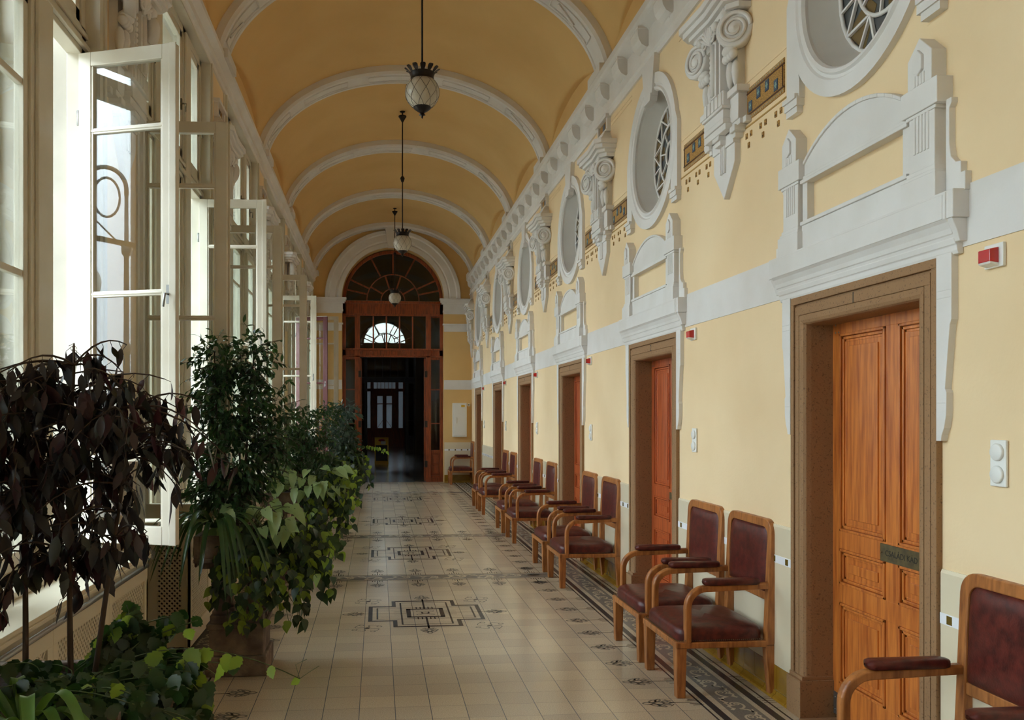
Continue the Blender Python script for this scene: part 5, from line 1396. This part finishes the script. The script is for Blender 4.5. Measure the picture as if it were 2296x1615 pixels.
bushy('grey-green umbrella plant near the far doorway', (-.62, 15.05, .87),
      [((.05,0,.85),(.24,.2,.18)), ((-.02,0,.45),(.26,.22,.28)), ((.05,0,.1),(.3,.25,.15))], 1000, .10, l_scheff, [((0,0,0),(0,0,.4),(.05,0,.85))], 24, name='umbrella_plant', wr=.35)
bushy('leafy green plant in the fifth planter', (-.70, 18.25, .87), [((0,0,.3),(.3,.25,.3))], 600, .08, l_ivy, [((0,0,0),(0,0,.2),(0,0,.5))], 25, name='leafy_plant')
bushy('low leafy plant in the planter beside the wooden doorway', (-.74, 20.75, .87), [((0,0,.2),(.26,.22,.2))], 400, .08, l_ivy, [((0,0,0),(0,0,.2),(0,0,.3))], 26, name='leafy_plant')

def strap_plant(name, label, loc, n, Ln, W, mtl, seed, spread=(1,1), up=.6, bias=None):
    R = random.Random(seed); r = plant(name, label, 'plant', loc); mb = MB(); mb.smooth = True
    for k in range(n):
        a = 2*pi*k/n+R.uniform(-.3,.3); L = Ln*R.uniform(.7,1.15); d = Vector((cos(a)*spread[0], sin(a)*spread[1], 0))
        if bias: d = (d+Vector(bias)).normalized()
        p0 = d*.02; pts = []; N = 12; h = up*R.uniform(.6,1.1)
        for i in range(N+1):
            t = i/N; pts.append(p0+d*L*.75*t**.9+Vector((0,0,L*(h*1.8*t-(h*1.2+.75)*t*t))))
        b = len(mb.v)
        for i, p in enumerate(pts):
            dd = (pts[min(i+1,N)]-pts[max(i-1,0)]).normalized(); s = dd.cross(Vector((0,0,1)))
            s = s.normalized() if s.length > .05 else Vector((-d.y, d.x, 0)); nn = s.cross(dd); w_ = W*.5*sqrt(max(.0, 1-(i/N)**2.2))*(.6+.4*min(1, i/3))
            mb.v += [tuple(p-nn*w_*.35), tuple(p+s*w_), tuple(p-s*w_)]
        for i in range(N): a_ = b+3*i; mb.face((a_, a_+1, a_+4, a_+3)); mb.face((a_, a_+3, a_+5, a_+2))
    mb.build('leaves', mtl, r); return r
strap_plant('strap_leaved_lily', 'broad strap-leaved plant in the bottom left corner', (-.84, 2.14, .90), 20, .30, .034, l_spider, 31, up=.85)
strap_plant('arching_strap_plant', 'plant with long arching dark straps hanging beside the ivy planter', (-1.02, 5.50, .95), 38, .62, .032, l_strap, 32, (1,1), .55, (-.25,-.55,0))
strap_plant('spider_plant', 'fine-leaved spider plant spilling towards the far doorway', (-.50, 15.1, .92), 40, .42, .022, l_spider, 33)

def arrowhead(label, loc, n, L, seed, spread):
    R = random.Random(seed); r = plant('arrowhead_vine', label, 'plant', loc); st = MB(); lf = MB(); lf.smooth = True
    for k in range(n):
        e = Vector((R.uniform(-1,1)*spread[0], R.uniform(-1,.6)*spread[1], R.uniform(-.1,1)*spread[2])); st.tube(bez((R.uniform(-.05,.05),0,-.02), (e.x*.5, e.y*.5, e.z+.06), e, 6), .0022, 4)
        dd = Vector((e.x*1.5+R.gauss(0,.3), e.y-.5, -.5+R.gauss(0,.25))); leaf(lf, e, dd, Vector((R.gauss(0,.3),-.9,.8)), L*R.uniform(.7,1.15), L*.60, 'arrow', .25, .25)
    st.build('stems', m_gstem, r); lf.build('leaves', l_pale, r)
arrowhead('pale green arrowhead vine crowning the ivy-covered planter', (-.80, 5.55, .92), 24, .12, 41, (.28,.2,.20))
arrowhead('pale arrowhead vine spreading over the second-row planter', (-.68, 8.6, .92), 46, .14, 42, (.36,.25,.22))

def trailing(name, label, loc, strands, seed, mtl, L, shape='heart', lime=None, per=10, mixr=.0):
    """strands: list of (start, mid, end) with jitter count"""
    R = random.Random(seed); r = plant(name, label, 'plant', loc); st = MB(); lf = MB(); lf.smooth = True
    for a, b, c, n, jit in strands:
        for _ in range(n):
            J = lambda v, k: Vector(v)+Vector((R.uniform(-1,1)*jit[0]*k, R.uniform(-1,1)*jit[1]*k, R.uniform(-1,1)*jit[2]*k))
            P = bez(J(a,.5), J(b,.8), J(c,1), per); st.tube(P, .0018, 4)
            for i in range(1, per+1):
                for _2 in range(2):
                    if R.random() < .2: continue
                    p = P[i]+rv(R)*.02; dd = rv(R)*.6+Vector((0,-.2,-.9)); lf.mi = 1 if (lime and R.random() < mixr*(i/per)) else 0
                    leaf(lf, p, dd, Vector((R.gauss(0,.5)+.3,-1+R.gauss(0,.4),.5)), L*R.uniform(.65,1.2), L*.75, shape, .15, .15)
    st.build('stems', m_gstem, r); lf.build('leaves', [mtl, lime or mtl], r); return r
trailing('trailing_ivy', 'grape ivy trailing over the front and side of the second planter', (-.89, 5.7, .88),
         [((.05,-.2,.02),(.2,-.32,-.02),(.22,-.34,-.42),16,(.22,.06,.14)), ((.15,-.05,.04),(.42,-.15,.05),(.5,-.15,-.25),20,(.12,.15,.12)), ((.0,-.22,.0),(.05,-.33,-.1),(.05,-.33,-.35),9,(.2,.05,.2)),
          ((.2,0,.05),(.45,0,.05),(.60,0,-.12),8,(.08,.15,.10)), ((.2,-.1,.0),(.40,-.2,-.1),(.42,-.2,-.5),6,(.06,.1,.12)), ((-.1,-.2,.0),(-.12,-.3,-.1),(-.1,-.32,-.4),4,(.1,.04,.12))], 51, l_ivy, .07, 'heart', l_lime, 9, .35)
trailing('trailing_ivy', 'dark ivy hanging from the second-row planter', (-.89, 8.75, .88),
         [((.15,-.2,.02),(.3,-.3,-.05),(.32,-.3,-.42),22,(.18,.08,.12)), ((.2,0,.05),(.48,-.05,.05),(.55,-.05,-.25),22,(.12,.2,.18)), ((.2,0,.1),(.5,0,.2),(.62,0,.0),10,(.1,.2,.15))], 52, l_ivy, .075, 'heart', l_lime, 9, .4)
trailing('trailing_ivy', 'ivy hanging from the third planter', (-.89, 11.9, .88),
         [((.2,0,.05),(.48,-.05,.15),(.5,-.05,-.25),26,(.2,.2,.2)), ((.0,-.1,.05),(.2,-.3,.05),(.2,-.3,-.3),14,(.2,.1,.2))], 53, l_ivy, .08, 'heart', l_lime, 8, .3)
trailing('trailing_ivy', 'ivy hanging from the fourth planter below the umbrella plant', (-.80, 15.0, .88),
         [((.15,0,.2),(.5,0,.2),(.52,0,-.2),26,(.2,.2,.25)), ((.1,-.1,.05),(.3,-.3,.05),(.3,-.3,-.35),12,(.2,.1,.2))], 54, l_ivy, .09, 'heart', l_lime, 7, .35)
trailing('trailing_ivy', 'sparse ivy runner reaching into the dark doorway view', (-.78, 18.2, .90),
         [((.2,0,.1),(.5,0,.15),(.95,0,.02),2,(.1,.1,.04)), ((.1,0,.05),(.35,0,.05),(.4,0,-.3),10,(.2,.2,.2))], 55, l_ivy, .08, 'heart', l_lime, 9, .8)
trailing('grape_ivy', 'bushy grape ivy with toothed leaves filling the foreground planter', (-.88, 2.42, .88),
         [((.0,-.1,.0),(.05,-.15,.12),(.10,-.15,.05),26,(.22,.14,.07)), ((.1,0,.0),(.25,0,.12),(.34,0,.03),26,(.10,.2,.06)), ((.15,-.1,.0),(.28,-.15,.0),(.32,-.18,-.12),22,(.12,.14,.08)), ((.0,.1,.0),(.15,.15,.15),(.24,.15,.17),10,(.12,.06,.05)), ((.05,-.2,.0),(.1,-.3,.0),(.12,-.32,-.12),14,(.25,.05,.05))], 56, l_ivy, .056, 'tooth', l_lime, 8, .14)
def runner():
    R = random.Random(9); r = plant('vine_runner', 'lime-green vine shoot reaching right over the floor from the foreground planter', 'plant', (-.52, 2.45, .98)); st = MB(); lf = MB(); lf.smooth = True
    P = bez((-.15,0,.0),(.05,.0,.06),(.30,.02,-.08), 12); st.tube(P, .0016, 5)
    for i, L in ((2,.07),(4,.075),(5,.05),(6,.06),(7,.055),(8,.05),(10,.042),(12,.03)):
        leaf(lf, P[i], Vector((R.uniform(-.5,.3), -.2, -1 if i % 2 else -.2)), Vector((R.gauss(0,.3),-1,.4)), L, L*.75, 'tooth', .1, .1)
    st.tube([P[12], P[12]+Vector((.03,0,.02)), P[12]+Vector((.055,0,.035))], .0008, 4); st.tube([P[12], P[12]+Vector((-.012,0,.04)), P[12]+Vector((.02,0,.055))], .0008, 4)
    st.build('stems', m_gstem, r); lf.build('leaves', l_lime, r)
runner()
